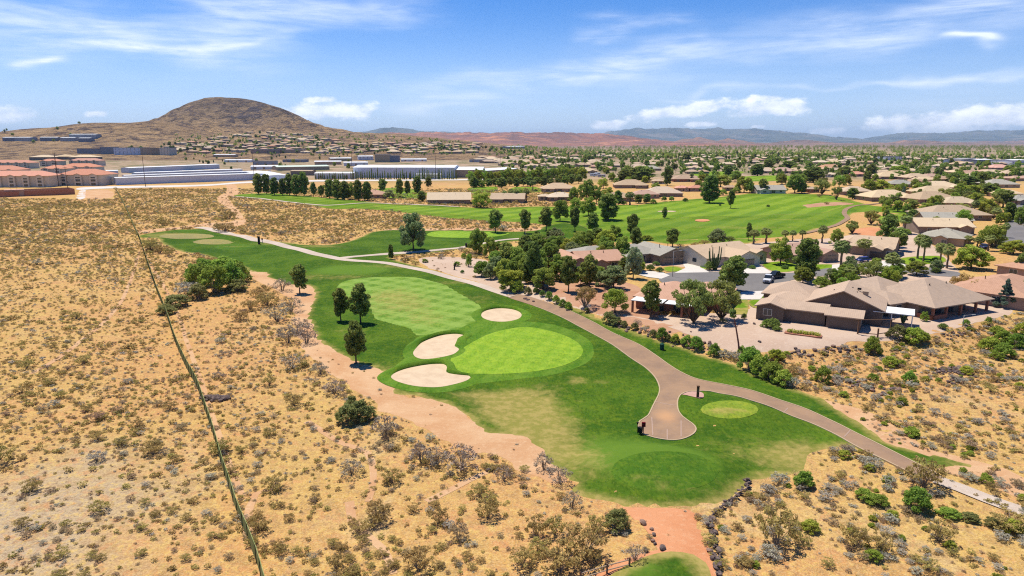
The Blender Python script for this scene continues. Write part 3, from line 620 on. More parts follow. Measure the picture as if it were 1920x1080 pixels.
# path sheets
PATH = [(955, 559), (1020, 581), (1090, 615), (1140, 642), (1180, 670), (1210, 690), (1228, 708), (1236, 725), (1235, 740), (1225, 760), (1215, 780), (1200, 790), (1196, 800), (1200, 810), (1215, 818), (1240, 824), (1265, 826), (1285, 822), (1300, 814), (1305, 805), (1298, 795), (1280, 782), (1271, 768), (1271, 750),
        (1277, 740), (1290, 735), (1305, 734), (1330, 734), (1360, 740), (1410, 752), (1460, 770), (1510, 790), (1560, 812), (1610, 840), (1660, 864), (1710, 888), (1760, 905), (1762, 893), (1715, 868), (1660, 840), (1610, 815), (1560, 790), (1510, 767), (1460, 750), (1410, 733), (1360, 722),
        (1310, 712), (1280, 700), (1255, 685), (1230, 667), (1195, 645), (1150, 625), (1100, 598), (1035, 570), (960, 550)]
P_path = wpoly(PATH, .8, .03, .5)
sheet('path', P_path, 1.6, .075, M_path)
P_up = ribbon([(372, 426), (395, 430), (430, 439), (470, 447), (500, 453), (540, 463), (600, 478), (640, 486), (700, 491), (740, 496), (790, 506), (850, 522), (905, 537), (963, 556)], 4.2, 2.9)
sheet('path', P_up, 2, .072, M_path2)
sheet('path', ribbon([(630, 485), (700, 478.5), (740, 475), (800, 471), (850, 466), (890, 459.5), (940, 450.5), (1000, 447), (1060, 446)], 2.6), 2.5, .09, M_path2)
sheet('path', ribbon([(1755, 899), (1800, 915), (1850, 935), (1885, 948), (1960, 972)], 2.2), 2, .06, M_path2)
sheet('path', ribbon([(437, 369), (500, 374), (565, 382), (600, 385), (640, 384), (700, 381), (760, 383), (860, 388)], 3.0), 4, .22, M_path2)
sheet('path', ribbon([(1508, 438), (1552, 427), (1588, 411), (1583, 398), (1597, 388), (1644, 382), (1690, 377)], 2.4), 4, .22, M_path)
for tr_ in ([(470, 1010), (462, 985), (468, 950), (480, 925), (520, 912)], [(655, 940), (660, 975), (690, 1005), (720, 1030), (738, 1075)], [(575, 790), (600, 805), (640, 830), (690, 850), (700, 900), (690, 940)], [(800, 940), (850, 915), (900, 890), (925, 880)],
            [(262, 455), (285, 500), (330, 580), (350, 640), (372, 700), (395, 770), (430, 870), (455, 930)], [(60, 700), (150, 640), (230, 560), (262, 470)]):
    sheet('trail', [(p[0], p[1]) for p in ribbon(tr_, 1.0, .7)], 2, -.025, M_dirt)
# path details: pale kerb line and joints
kb = MB()
for P, z, w in ((P_path, .125, .09),):
    n = len(P)
    for i in range(n):
        a, b = Vector(P[i]), Vector(P[(i + 1) % n]); d = (b - a)
        if d.length < 1e-4 or (a.y > 151 and b.y > 151): continue
        nn = Vector((-d.y, d.x)).normalized() * w
        za, zb = float(Hn(*a)), float(Hn(*b))
        q = [(*(a - nn), za), (*(a + nn), za), (*(b + nn), zb), (*(b - nn), zb)]
        kb.face([(x, y, zz + z) for x, y, zz in q])
        kb.face([(q[0][0], q[0][1], q[0][2] - .02), (q[3][0], q[3][1], q[3][2] - .02), (q[3][0], q[3][1], q[3][2] + z), (q[0][0], q[0][1], q[0][2] + z)])
        kb.face([(q[2][0], q[2][1], q[2][2] - .02), (q[1][0], q[1][1], q[1][2] - .02), (q[1][0], q[1][1], q[1][2] + z), (q[2][0], q[2][1], q[2][2] + z)])
tag(obj('path_kerb', kb.mesh('path_kerb', mat('kerb_concrete', (.42, .31, .19)))), kind='structure')
jt = MB()
for (a, b) in [((1226, 753), (1270, 761)), ((1478, 765), (1469, 775)), ((1594, 808), (1583, 820)), ((1222, 783), (1224, 817)), ((1277, 785), (1277, 820)), ((1251, 806), (1251, 825))]:
    A, B = at(*a), at(*b); d = (B - A).normalized(); nn = Vector((-d.y, d.x, 0)) * .07; k = 8
    for i in range(k):
        p, q = A.lerp(B, i / k), A.lerp(B, (i + 1) / k)
        f = lambda v: (v.x, v.y, float(Hn(v.x, v.y)) + .095)
        jt.face([f(p - nn), f(q - nn), f(q + nn), f(p + nn)])
tag(obj('path_joints', jt.mesh('path_joints', mat('joint_concrete', (.36, .25, .19)))), kind='structure')
# yards
P_yard = wpoly([(1135, 590), (1180, 586), (1280, 590), (1400, 580), (1430, 560), (1700, 560), (1860, 560), (1900, 585), (1850, 600), (1780, 618), (1730, 628), (1650, 640), (1600, 640), (1560, 648), (1490, 652), (1440, 655), (1390, 655), (1330, 640), (1270, 618), (1200, 602)], 1.2, .6, .4)
sheet('yard', P_yard, 1.8, .0, M_gravel)
P_y2 = wpoly([(790, 483), (860, 482), (920, 490), (960, 512), (1010, 540), (1100, 560), (1150, 590), (1120, 590), (1060, 572), (1000, 562), (940, 545), (880, 524), (830, 510), (795, 497)], 1.5, .8, .3)
sheet('yard', P_y2, 2.5, .0, M_gravel)
P_y3 = wpoly([(1000, 510), (1090, 500), (1200, 540), (1240, 590), (1250, 600), (1320, 640), (1380, 662), (1340, 662), (1260, 636), (1190, 612), (1130, 592), (1060, 570), (1000, 540)], 1.5, .8, .3)
sheet('yard', P_y3, 2.5, .005, M_redyard)
P_y4 = wpoly([(1280, 462), (1340, 462), (1500, 448), (1560, 446), (1700, 425), (1760, 470), (1800, 520), (1700, 560), (1500, 560), (1280, 500), (1180, 500), (1180, 460)], 2, 1, .2)
sheet('yard', P_y4, 3, .01, M_gravel)
sheet('dirt', wpoly([(1605, 430), (1640, 426), (1665, 432), (1660, 446), (1625, 448), (1600, 443)], 2, .8, .2), 3, .05, M_red)
sheet('dirt', wpoly([(1502, 385), (1530, 381), (1570, 379), (1605, 382), (1585, 385), (1545, 388), (1515, 391)], 2, 1.5, .1), 3, .26, M_redyard)
sheet('bunker', wpoly(ell(1317, 414, 14, 2.5), 1, .3, .2), 3, .26, M_red)
sheet('bunker', wpoly(ell(1250, 397, 18, 1.2), 1, .3, .2), 3, .26, M_sand)
for e in [[(1310, 322), (1395, 322), (1345, 333), (1300, 328)], [(1395, 331), (1470, 329), (1500, 336), (1400, 340)], [(700, 356), (760, 352), (800, 362), (780, 372), (720, 370)], [(960, 352), (1000, 350), (1020, 358), (970, 362)], [(880, 352), (930, 350), (925, 360), (885, 362)], [(1650, 405), (1705, 402), (1712, 418), (1655, 415)]]:
    sheet('grass', wpoly(e, 4, .5, .1), 10, .22, M_fair2, extra=ZERO)
sheet('grass', wpoly([(1875, 632), (1925, 622), (1990, 620), (1990, 665), (1925, 655), (1885, 648)], 1.5, .4, .3), 2, .03, M_fair2, extra=ZERO)
# roads
ROAD = [(1235, 521), (1248, 513), (1275, 509), (1310, 508), (1360, 511), (1410, 512), (1480, 512), (1560, 502), (1640, 492), (1720, 499), (1780, 508), (1800, 512), (1790, 519), (1740, 516), (1700, 512), (1620, 506), (1560, 515), (1490, 524), (1466, 536), (1440, 545), (1400, 548), (1340, 550), (1280, 542), (1245, 532)]
sheet('road', wpoly(ROAD, 1.5), 2.5, .06, M_asph)
sheet('road', wpoly([(1868, 452), (1885, 432), (1892, 405), (1900, 385), (1960, 380), (1990, 420), (1990, 462), (1900, 462)], 2), 4, .06, M_asph)
for d in [[(1280, 494), (1300, 491), (1330, 511), (1265, 512), (1285, 503)], [(1393, 502), (1425, 498), (1450, 513), (1392, 513)], [(1188, 507), (1240, 510), (1256, 517), (1240, 523), (1215, 520), (1185, 512)], [(1390, 548), (1440, 545), (1425, 562), (1380, 562)], [(1560, 497), (1605, 492), (1620, 505), (1560, 508)], [(1640, 490), (1690, 488), (1700, 502), (1660, 502)]]:
    sheet('driveway', wpoly(d, 1, smooth=False), 3, .085, M_conc)
for d in [[(1430, 495), (1480, 490), (1500, 505), (1455, 510)], [(1300, 494), (1330, 500), (1325, 505), (1305, 503)], [(1245, 501), (1270, 500), (1282, 508), (1250, 509)], [(1500, 498), (1560, 496), (1570, 503), (1510, 508)], [(1690, 484), (1760, 480), (1770, 492), (1700, 496)], [(1403, 565), (1440, 553), (1465, 548), (1450, 565), (1418, 578)], [(1370, 555), (1400, 560), (1400, 590), (1380, 590)]]:
    sheet('lawn', wpoly(d, 1.5), 2.5, .05, M_fair2, extra=ZERO)
# ------------------------------------------------------------------ foliage
def leafm(name, a, b_, var=.5, trans=.46):
    def f(t, bs):
        at_ = attr(t, 'tone'); r = rnd(t)
        c = t.mix(at_, a, b_); hs = t.node('ShaderNodeHueSaturation'); t.put(hs.inputs['Color'], c)
        t.put(hs.inputs['Value'], t.m('ADD', 1.16 - var / 2, t.m('MULTIPLY', r, var))); t.put(hs.inputs['Hue'], t.m('ADD', .472, t.m('MULTIPLY', t.m('FRACT', t.m('MULTIPLY', r, 7.31)), .042)))
        if trans:
            tr = t.node('ShaderNodeBsdfTranslucent'); t.put(tr.inputs[0], hs.outputs[0]); mx = t.node('ShaderNodeMixShader'); mx.inputs[0].default_value = trans
            out = t.n['Material Output']; t.l.new(bs.outputs[0], mx.inputs[1]); t.l.new(tr.outputs[0], mx.inputs[2]); t.l.new(mx.outputs[0], out.inputs[0])
        return hs.outputs[0]
    return mat(name, f, .75, spec=.12)
ML = {'P': leafm('pine_foliage', (.15, .20, .04), (.34, .39, .10)), 'B': leafm('broad_foliage', (.16, .23, .035), (.35, .43, .08)),
      'L': leafm('feathery_foliage', (.17, .27, .035), (.34, .44, .07)), 'Y': leafm('yellow_green_foliage', (.20, .26, .03), (.40, .44, .07)),
      'M': leafm('mesquite_foliage', (.20, .23, .05), (.38, .41, .12)), 'G': leafm('grey_green_foliage', (.17, .22, .08), (.33, .38, .16)), 'W': leafm('willow_foliage', (.15, .24, .03), (.32, .43, .07)),
      'D': leafm('dark_foliage', (.12, .17, .035), (.28, .34, .08)), 'F': leafm('palm_frond', (.14, .19, .04), (.36, .40, .14)), 'U': leafm('blue_spruce_foliage', (.09, .14, .10), (.20, .27, .19)),
      'O': leafm('dry_golden_foliage', (.30, .22, .06), (.48, .37, .13)), 'A': leafm('pale_foliage', (.24, .30, .14), (.46, .50, .30))}
M_bark = mat('bark', lambda t, bs: t.mix(t.ramp(t.noise(obc(t), 8, 4), .35, .7), (.13, .09, .06), (.06, .045, .035)), .95)
M_pbark = mat('palm_bark', (.20, .14, .09)); M_twig = mat('dry_twig', (.26, .22, .17))
def leafmesh(name, centers, radii, n, size, m, seed, up=.35, elong=1.0, squash=.8, twigs=None):
    g = np.random.default_rng(seed); k = len(centers); C = np.array(centers, float); Rr = np.array(radii, float)
    w = Rr ** 2 / (Rr ** 2).sum(); idx = g.choice(k, n, p=w)
    d = g.normal(size=(n, 3)); d /= np.linalg.norm(d, axis=1)[:, None]; r = g.uniform(.25, 1, n) ** .45
    P = C[idx] + d * (Rr[idx] * r)[:, None] * np.array([1, 1, squash])
    nr = d * .8 + g.normal(size=(n, 3)) * .75 + np.array([0, 0, up]); nr /= np.linalg.norm(nr, axis=1)[:, None]
    a = np.cross(nr, g.normal(size=(n, 3))); a /= np.linalg.norm(a, axis=1)[:, None]; b = np.cross(nr, a)
    s = size * g.uniform(.6, 1.35, n)[:, None]; a = a * s * elong; b = b * s / elong
    V = np.stack([P - a * .5 - b * .2, P + b * .5 - a * .1, P + a * .5 + b * .15, P - b * .5 + a * .1], 1).reshape(-1, 3)
    Fq = np.arange(n * 4).reshape(n, 4)
    me = bpy.data.meshes.new(name); me.vertices.add(n * 4); me.vertices.foreach_set('co', V.astype(np.float32).ravel())
    me.loops.add(n * 4); me.loops.foreach_set('vertex_index', Fq.ravel().astype(np.int32)); me.polygons.add(n); me.polygons.foreach_set('loop_start', np.arange(n, dtype=np.int32) * 4)
    me.update(calc_edges=True)
    tone = np.clip(g.normal(.45, .25, n) + (g.random(k)[idx] - .5) * .5, 0, 1)
    a_ = me.attributes.new('tone', 'FLOAT', 'POINT'); a_.data.foreach_set('value', np.repeat(tone, 4).astype(np.float32)); me.materials.append(m); return me
def trunk_mesh(name, h, r, limbs, m, lean=0, base=None):
    mb = MB(); k = 5; pts = [Vector((lean * (i / k) ** 1.5 + .05 * math.sin(i * 2.1), .05 * math.cos(i * 1.7), -.15 + (h + .15) * i / k)) for i in range(k + 1)]
    mb.chain(pts, [r * (1.25 if i == 0 else 1 - .55 * i / k) for i in range(k + 1)], 7)
    for p0, p1, rr in limbs:
        p0, p1 = Vector(p0), Vector(p1); mid = (p0 + p1) / 2 + Vector((0, 0, -.06 * (p1 - p0).length)); mb.chain([p0, mid, p1], [rr, rr * .7, rr * .3], 5)
    return mb.mesh(name, m, merge=True, smooth=True)
def make_tree_meshes(kind, v):
    g = random.Random(hash((ord(kind), v)) & 0xffff); H = 8.0
    cs = []; rs = []; limbs = []
    if kind in 'PDU':                       # dense upright evergreen; unit height 8, crown about 4.4 wide
        low = .26 if kind == 'P' else .12
        n = 30 if kind == 'P' else 34
        for i in range(n):
            z = low + (1 - low) * (i + .5) / n; q = (z - low) / (1 - low)
            if kind == 'U': rad = 2.2 * (1 - q) ** .8 + .1
            elif kind == 'D': rad = 2.2 * math.sin(math.pi * (q * .86 + .12)) ** .6
            else: rad = 2.25 * (math.sin(math.pi * min(1, q * .80 + .17)) ** .7)
            a = i * 2.399 + g.random(); rr = rad * g.uniform(.35, .95)
            p = (rr * math.cos(a), rr * math.sin(a), z * H * g.uniform(.97, 1.0)); cs.append(p); rs.append(g.uniform(.62, .95) * (1 if kind != 'U' else max(.35, rad / 2.2)))
            if i % 2 == 0: limbs.append(((0, 0, max(.5, p[2] - .8)), p, .07))
        for z in (.4, .55, .7, .85): cs.append((0, 0, z * H)); rs.append(.9 if z < .8 else .55)
        tr = trunk_mesh('trunk', H * .88, .17, limbs, M_bark, g.uniform(-.2, .2)); lm = leafmesh('crown', cs, rs, 4600, .36, ML[kind], v + 10, .3, 1.2)
    elif kind in 'BLYGA':                   # rounded broad crown, 8 tall, 8 wide
        n = 26 if kind != 'L' else 22
        for i in range(n):
            q = (i + .5) / n; a = i * 2.399 + g.random() * .6; rad = 3.3 * math.sin(math.acos(1 - 1.45 * q) if 1 - 1.45 * q > -1 else math.pi) ** .8
            p = (rad * math.cos(a) * g.uniform(.55, 1), rad * math.sin(a) * g.uniform(.55, 1), 7.1 - 5.5 * q + g.uniform(-.6, .6)); cs.append(p); rs.append(g.uniform(.8, 1.35))
            limbs.append(((0, 0, 1.3 + q), (p[0] * .9, p[1] * .9, p[2] - .2), .09)) if i % 2 else None
        cs.append((0, 0, 4.8)); rs.append(1.8)
        tr = trunk_mesh('trunk', 5.2, .22, limbs, M_bark, g.uniform(-.3, .3)); lm = leafmesh('crown', cs, rs, 5200 if kind != 'L' else 4600, .38 if kind != 'L' else .32, ML[kind], v + 30, .45, 1.1)
    elif kind in 'MO':                      # open many-stemmed desert tree, 6 tall, 8 wide
        for i in range(24):
            a = i * 2.399; rad = g.uniform(1.0, 3.7); p = (rad * math.cos(a), rad * math.sin(a), 5.2 - rad * .45 + g.uniform(-1.6, .6)); cs.append(p); rs.append(g.uniform(.65, 1.1))
            b = (.25 * math.cos(a), .25 * math.sin(a), .3); limbs.append((b, p, .10))
        tr = trunk_mesh('trunk', 1.6, .24, limbs, M_bark if kind == 'M' else M_twig); lm = leafmesh('crown', cs, rs, 4200 if kind == 'M' else 2300, .28, ML[kind], v + 50, .5, 1.5, .7)
    elif kind == 'F':                       # fan palm 8 tall
        mb = MB(); k = 6; pts = [Vector((.06 * i * g.uniform(-1, 1), .05 * i * g.uniform(-1, 1), -.2 + 6.6 * i / k)) for i in range(k + 1)]
        mb.chain(pts, [.36, .30, .27, .26, .27, .30, .34], 8); tr = mb.mesh('trunk', M_pbark, merge=True, smooth=True)
        top = pts[-1]; mb = MB()
        for i in range(46):
            a = i * 2.399; e = R(80 - i * 3.1) + g.uniform(-.1, .1); L = g.uniform(1.5, 2.1); d = Vector((math.cos(a) * math.cos(e), math.sin(a) * math.cos(e), math.sin(e)))
            sd_ = d.cross(Vector((0, 0, 1))).normalized() if abs(d.z) < .98 else Vector((1, 0, 0)); up = sd_.cross(d).normalized()
            c = top + d * L * .55; mb.tube(top, c, .03, .02, 3, cap=False)
            for j in range(9):              # blade segments of one fan, tips drooping
                ph = R(-66 + j * 16.5); dd = d * math.cos(ph) + sd_ * math.sin(ph); tip = c + dd * L * .62 + Vector((0, 0, -.22 * L * (1 + abs(ph)))); m1 = c + dd * L * .34
                w = (d * -math.sin(ph) + sd_ * math.cos(ph)) * .085 * L; mb.face([c, m1 - w, tip, m1 + w])
        lm = mb.mesh('crown', ML['F']); g2 = np.random.default_rng(v); at_ = lm.attributes.new('tone', 'FLOAT', 'POINT'); at_.data.foreach_set('value', np.clip(np.repeat(g2.normal(.5, .3, len(lm.vertices) // 1 + 1), 1)[:len(lm.vertices)], 0, 1).astype(np.float32))
    elif kind == 'C':                       # pencil cypress, 8 tall
        for i in range(22): cs.append((g.uniform(-.1, .1), g.uniform(-.1, .1), .4 + 7.2 * i / 21)); rs.append(.62 * (1 - (i / 21) ** 3 * .7))
        tr = trunk_mesh('trunk', 7, .1, [], M_bark); lm = leafmesh('crown', cs, rs, 900, .3, ML['D'], v + 80, .3, 1.4, 1.4)
    return tr, lm
UNITS = {'P': (8, 4.9), 'D': (8, 4.9), 'U': (8, 5), 'B': (8, 8.2), 'L': (8, 8.2), 'Y': (8, 8.2), 'G': (8, 8.2), 'A': (8, 8.2), 'M': (6.3, 8.5), 'O': (6.3, 8.5), 'F': (8, 4.2), 'C': (8, 1.5)}
NAMES = {'P': ('pine_tree', 'pine tree', 'dark green upright pine'), 'D': ('evergreen_tree', 'evergreen tree', 'dense dark evergreen tree'), 'U': ('spruce_tree', 'spruce', 'blue grey conical spruce'),
         'B': ('broadleaf_tree', 'tree', 'round mid green shade tree'), 'L': ('feathery_tree', 'tree', 'light green feathery tree'), 'Y': ('ash_tree', 'tree', 'yellow green bushy tree'),
         'G': ('olive_tree', 'tree', 'grey green rounded tree'), 'A': ('pale_leaved_tree', 'tree', 'pale silvery green tree'), 'M': ('mesquite_tree', 'mesquite', 'wide open crowned mesquite'),
         'O': ('desert_tree', 'desert tree', 'golden half bare desert tree'), 'F': ('palm_tree', 'palm', 'bare trunked fan palm'), 'C': ('cypress_tree', 'cypress', 'slim dark pencil cypress')}
TP = {}
def tree_proto(kind, v):
    if (kind, v) not in TP: TP[(kind, v)] = make_tree_meshes(kind, v)
    return TP[(kind, v)]
TREES = []
def tree(loc, H, kind, W=None, group=None, phrase=None, label=None):
    v = random.randrange(3); tr, lm = tree_proto(kind, v); nm, cat, ph = NAMES[kind]
    u = UNITS[kind]; sz = H / u[0]; sx = (W / u[1]) if W else sz * random.uniform(.85, 1.15)
    e = empty(nm, loc, random.uniform(0, 6.28)); e.scale = (sx, sx, sz)
    child('trunk', tr, e); child('crown', lm, e); TREES.append((loc[0], loc[1], sx * u[1] / 2))
    if label: tag(e, label, cat, group)
    else: autolabel(e, phrase or (('tall ' if H > 10.5 else 'small ' if H < 5 else '') + ph), loc[0], loc[1], loc[2], cat, group)
    return e
def mpp(v): return (v.y * CP + (CAMH - v.z) * SP) / F      # metres per photo pixel at a point
def T(px, py, hpx, kind, wpx=None, **k):
    p = at(px, py); s = mpp(p); el = math.atan2(CAMH - p.z, math.hypot(p.x, p.y)); return tree(p, hpx * s / math.cos(el) * 1.0, kind, wpx * s if wpx else None, **k)
TL = '''562 551 54 P 33|639 602 60 P 33|676 606 72 P 43|668 682 78 P 43|775 469 70 G 54|733 486 27 D 13|929 436 42 P 29|984 438 44 P 25|1024 433 44 P 28|1050 415 42 B 36|1078 434 45 P 22|1112 438 37 P 27|1140 413 48 D 48|1103 405 34 B 36|1186 447 45 P 26|1246 409 20 D 12|
1261 463 34 P 29|1330 381 50 D 40|1370 391 34 P 17|1541 365 34 M 34|1568 375 30 M 22|485 364 37 D 22|500 364 36 D 20|515 366 32 D 20|530 366 30 D 18|543 366 38 D 20|556 367 38 D 20|570 367 43 D 24|588 369 26 P 14|603 370 22 P 14|618 372 34 D 22|632 374 36 D 24|646 375 34 D 24|658 374 30 B 24|
672 376 37 D 22|689 376 34 D 22|718 362 26 P 18|750 370 33 P 18|764 368 28 P 14|783 362 30 D 20|803 350 18 D 16|791 378 19 D 18|730 372 16 G 26|
893 476 48 B 34|918 482 40 B 30|932 514 46 B 38|968 508 48 B 40|1000 532 76 P 36|1032 502 52 B 44|957 545 42 Y 58|905 452 20 B 22|1018 542 42 B 50|1066 548 66 P 36|1105 542 62 P 36|1097 577 46 O 48|1150 541 44 G 56|1153 586 48 L 54|1187 522 62 A 38|1220 594 66 P 38|1300 606 92 M 84|1352 600 84 M 84|1376 546 64 P 50|1366 532 38 Y 40|
1135 470 40 Y 46|1100 470 36 B 40|1120 456 28 D 34|1152 450 28 B 34|1166 492 50 B 38|1192 470 42 D 28|1070 482 36 Y 46|1045 472 32 B 40|1010 470 34 B 40|985 478 36 D 32|1088 452 20 B 30|1344 457 28 G 40|1368 456 16 M 24|1403 451 32 P 13|1413 457 26 F 24|1436 456 28 F 26|1472 452 20 F 18|1486 452 20 F 16|1504 451 20 F 16|
1463 496 48 B 46|1510 524 74 D 58|1541 455 32 F 22|1567 460 30 B 30|1597 438 28 M 26|1576 502 52 F 34|1620 484 36 F 34|1663 462 58 D 42|1685 470 42 P 34|1558 533 30 G 30|1595 520 32 G 26|1636 530 46 M 54|1671 520 46 F 34|1718 516 28 B 42|1720 485 46 F 26|1731 490 48 F 24|1762 497 42 F 24|1775 503 46 F 26|1695 438 34 F 26|
1815 462 20 F 20|1832 463 18 F 20|1852 470 30 F 22|1866 462 28 F 22|1820 504 44 Y 72|1858 463 44 L 52|1900 476 26 Y 50|1800 547 40 O 44|1834 562 42 O 48|1883 577 54 U 36|1914 519 44 P 28|1919 561 36 P 20|1595 527 28 F 26|
1633 421 32 M 34|1598 438 22 M 28|1652 430 26 M 22|1711 411 18 D 22|1738 401 22 B 34|1712 393 16 D 22|1880 389 32 P 40|1850 405 32 Y 40|1893 411 28 Y 28|1868 416 26 F 20|1803 408 15 F 20|1774 403 15 D 24|1860 459 36 L 50|1825 370 25 Y 40|1852 367 22 D 34|1693 375 26 U 14|1598 373 20 D 26|1541 357 30 M 28|1573 351 24 L 28|1490 362 34 B 42|
1503 362 18 D 26|1465 346 22 B 20|1525 342 28 D 44|1633 330 22 D 22|1585 330 18 D 24|1478 318 16 D 30|1628 362 26 Y 28|1650 361 24 Y 44|1725 361 18 Y 30|1787 342 18 D 28|1815 350 20 D 40|1840 346 22 D 20|1687 324 14 Y 36|1405 362 22 B 18|1430 362 26 D 20|1755 425 20 L 24|1790 428 18 L 30|1770 455 18 L 30|
902 389 32 L 44|888 352 20 D 22|946 378 20 F 14|958 376 22 F 15|967 378 22 F 15|987 378 24 F 16|999 358 20 F 16|1080 394 24 L 30|1100 381 42 B 38|1118 382 32 B 32|1159 384 26 D 20|1181 384 24 F 22|1197 381 16 D 20|1213 381 17 D 18|1245 377 9 B 12|1259 377 9 B 12|1351 350 24 B 42|1251 348 34 D 20|1395 361 30 Y 38|1378 341 20 B 28|1205 341 28 D 48|1186 341 26 D 30|1170 343 24 D 30|
1286 306 18 D 20|1075 378 26 B 24|1055 345 18 D 22|940 352 18 D 24|975 372 16 B 16|1140 372 20 B 26|1020 372 8 B 14|1310 352 14 B 20|1230 357 14 B 20|1340 350 22 D 24|1420 330 22 D 30|1365 330 20 D 24|1440 318 18 D 24'''
for s in TL.replace('\n', '').split('|'):
    a = s.split(); T(float(a[0]), float(a[1]), float(a[2]), a[3], float(a[4]))
for i in range(19):                          # light green row in front of the trailer yard
    x = 884 + i * 11.5; T(x, 347 - i * .45 + random.uniform(-1.5, 1.5), random.uniform(24, 31), random.choice('YYL'), random.uniform(20, 26), group='bright green trees in a row before the trailer yard')
for i in range(16):
    x = 890 + i * 13; T(x, 352 - i * .4 + random.uniform(-2, 2), random.uniform(13, 18), 'DBDP'[i % 4], random.uniform(15, 20), group='darker trees under the bright row')
# scattered trees of the town: world-uniform inside areas given by their ground corners
def inside_list(areas): return [(P, k) for P, k in areas]
def scatter(px, n, kinds, h0, h1, group, label, cat, seed, mind=4.0, hill=False):
    g = random.Random(seed); P = [flat(*p) for p in px]; xs = [p[0] for p in P]; ys = [p[1] for p in P]; c = 0; tries = 0
    while c < n and tries < n * 40:
        tries += 1; x, y = g.uniform(min(xs), max(xs)), g.uniform(min(ys), max(ys))
        if float(sdf(P, np.array([x]), np.array([y]))[0]) < 0 or blocked(x, y, 3): continue
        k = g.choice(kinds); H = g.uniform(h0, h1); random.seed(seed * 1000 + c)
        tree((x, y, Ht(x, y)), H, k, H * {'P': .6, 'D': .75, 'F': .5, 'C': .2}.get(k, 1.0) * g.uniform(.85, 1.2), group=group, label=label % {'P': 'dark pine', 'D': 'dark evergreen', 'B': 'green shade tree', 'Y': 'yellow green tree', 'L': 'light green tree', 'G': 'grey green tree', 'F': 'palm', 'M': 'mesquite'}.get(k, 'tree')); c += 1
BLK = []
def blocked(x, y, m=0):
    for bx, by, r in BLK:
        if (x - bx) ** 2 + (y - by) ** 2 < (r + m) ** 2: return True
    return False
# ------------------------------------------------------------------ houses
def roofm(c):
    def f(t, bs):
        tc = t.node('ShaderNodeTexCoord'); o = tc.outputs['Object']; nrm = tc.outputs['Normal']
        s1 = t.node('ShaderNodeSeparateXYZ'); t.put(s1.inputs[0], o); s2 = t.node('ShaderNodeSeparateXYZ'); t.put(s2.inputs[0], nrm)
        ax = t.m('GREATER_THAN', t.m('ABSOLUTE', s2.outputs[0]), t.m('ABSOLUTE', s2.outputs[1]))
        u = t.m('ADD', t.m('MULTIPLY', s1.outputs[1], ax), t.m('MULTIPLY', s1.outputs[0], t.m('SUBTRACT', 1.0, ax)))
        course = t.m('FRACT', t.m('MULTIPLY', s1.outputs[2], 7.2)); rib = t.m('ABSOLUTE', t.m('SINE', t.m('MULTIPLY', u, 9.0)))
        cell = t.node('ShaderNodeTexWhiteNoise'); cb = t.node('ShaderNodeCombineXYZ'); t.put(cb.inputs[0], t.m('FLOOR', t.m('MULTIPLY', s1.outputs[2], 7.2))); t.put(cb.inputs[1], t.m('FLOOR', t.m('MULTIPLY', u, 2.6))); t.put(cell.inputs[0], cb.outputs[0])
        r = rnd(t); hs = t.node('ShaderNodeHueSaturation'); t.put(hs.inputs['Color'], (*c, 1)); t.put(hs.inputs['Value'], t.m('ADD', .86, t.m('MULTIPLY', r, .28))); t.put(hs.inputs['Saturation'], t.m('ADD', .8, t.m('MULTIPLY', t.m('FRACT', t.m('MULTIPLY', r, 5.7)), .4)))
        k = t.mix(t.m('MULTIPLY', cell.outputs[0], .34), hs.outputs[0], tuple(min(1, x * 1.35) for x in c))
        k = t.mix(t.m('MULTIPLY', t.ramp(course, .22, .0), .38), k, tuple(x * .35 for x in c))
        k = t.mix(t.m('MULTIPLY', t.ramp(t.noise(o, .5, 4), .5, .75), .25), k, tuple(x * .6 for x in c))
        bumpn(t, bs, t.m('ADD', t.m('MULTIPLY', course, .6), t.m('MULTIPLY', rib, .5)), .05, .7); return k
    return f
RC = {'tan': (.45, .33, .215), 'pink': (.44, .265, .18), 'grey': (.34, .31, .25), 'brown': (.40, .285, .195), 'salmon': (.52, .27, .19), 'cream': (.52, .40, .26)}
MR = {k: mat('roof_tile_' + k, roofm(v), .85) for k, v in RC.items()}
def wallm(c): return lambda t, bs: t.mix(t.ramp(t.noise(obc(t), .7, 6, .7), .3, .75), tuple(x * .86 for x in c), tuple(min(1, x * 1.08) for x in c))
WC = {'tan': (.40, .30, .21), 'brown': (.155, .115, .09), 'cream': (.60, .53, .42), 'brick': (.30, .13, .085), 'taupe': (.27, .205, .155), 'pinkish': (.37, .25, .19), 'white': (.66, .66, .68), 'grey': (.33, .34, .36)}
MW_ = {k: mat('stucco_' + k, wallm(v), .92) for k, v in WC.items()}
M_win = mat('window_glass', (.035, .045, .055), .12, spec=.6); M_frame = mat('window_frame_paint', (.60, .57, .50), .6)
M_white = mat('white_painted_metal', lambda t, bs: t.mix(t.ramp(t.noise(obc(t), .6, 5), .35, .7), (.74, .73, .69), (.64, .63, .58)), .55)
M_gard = mat('open_garage_shade', (.09, .07, .055), .7); M_garw = mat('tan_garage_paint', (.36, .26, .18), .7); M_wood = mat('weathered_wood', (.16, .095, .06), .9); M_dark = mat('dark_metal', (.02, .018, .016), .6)  # M_gard: dark door colour standing in for the shade inside an open garage
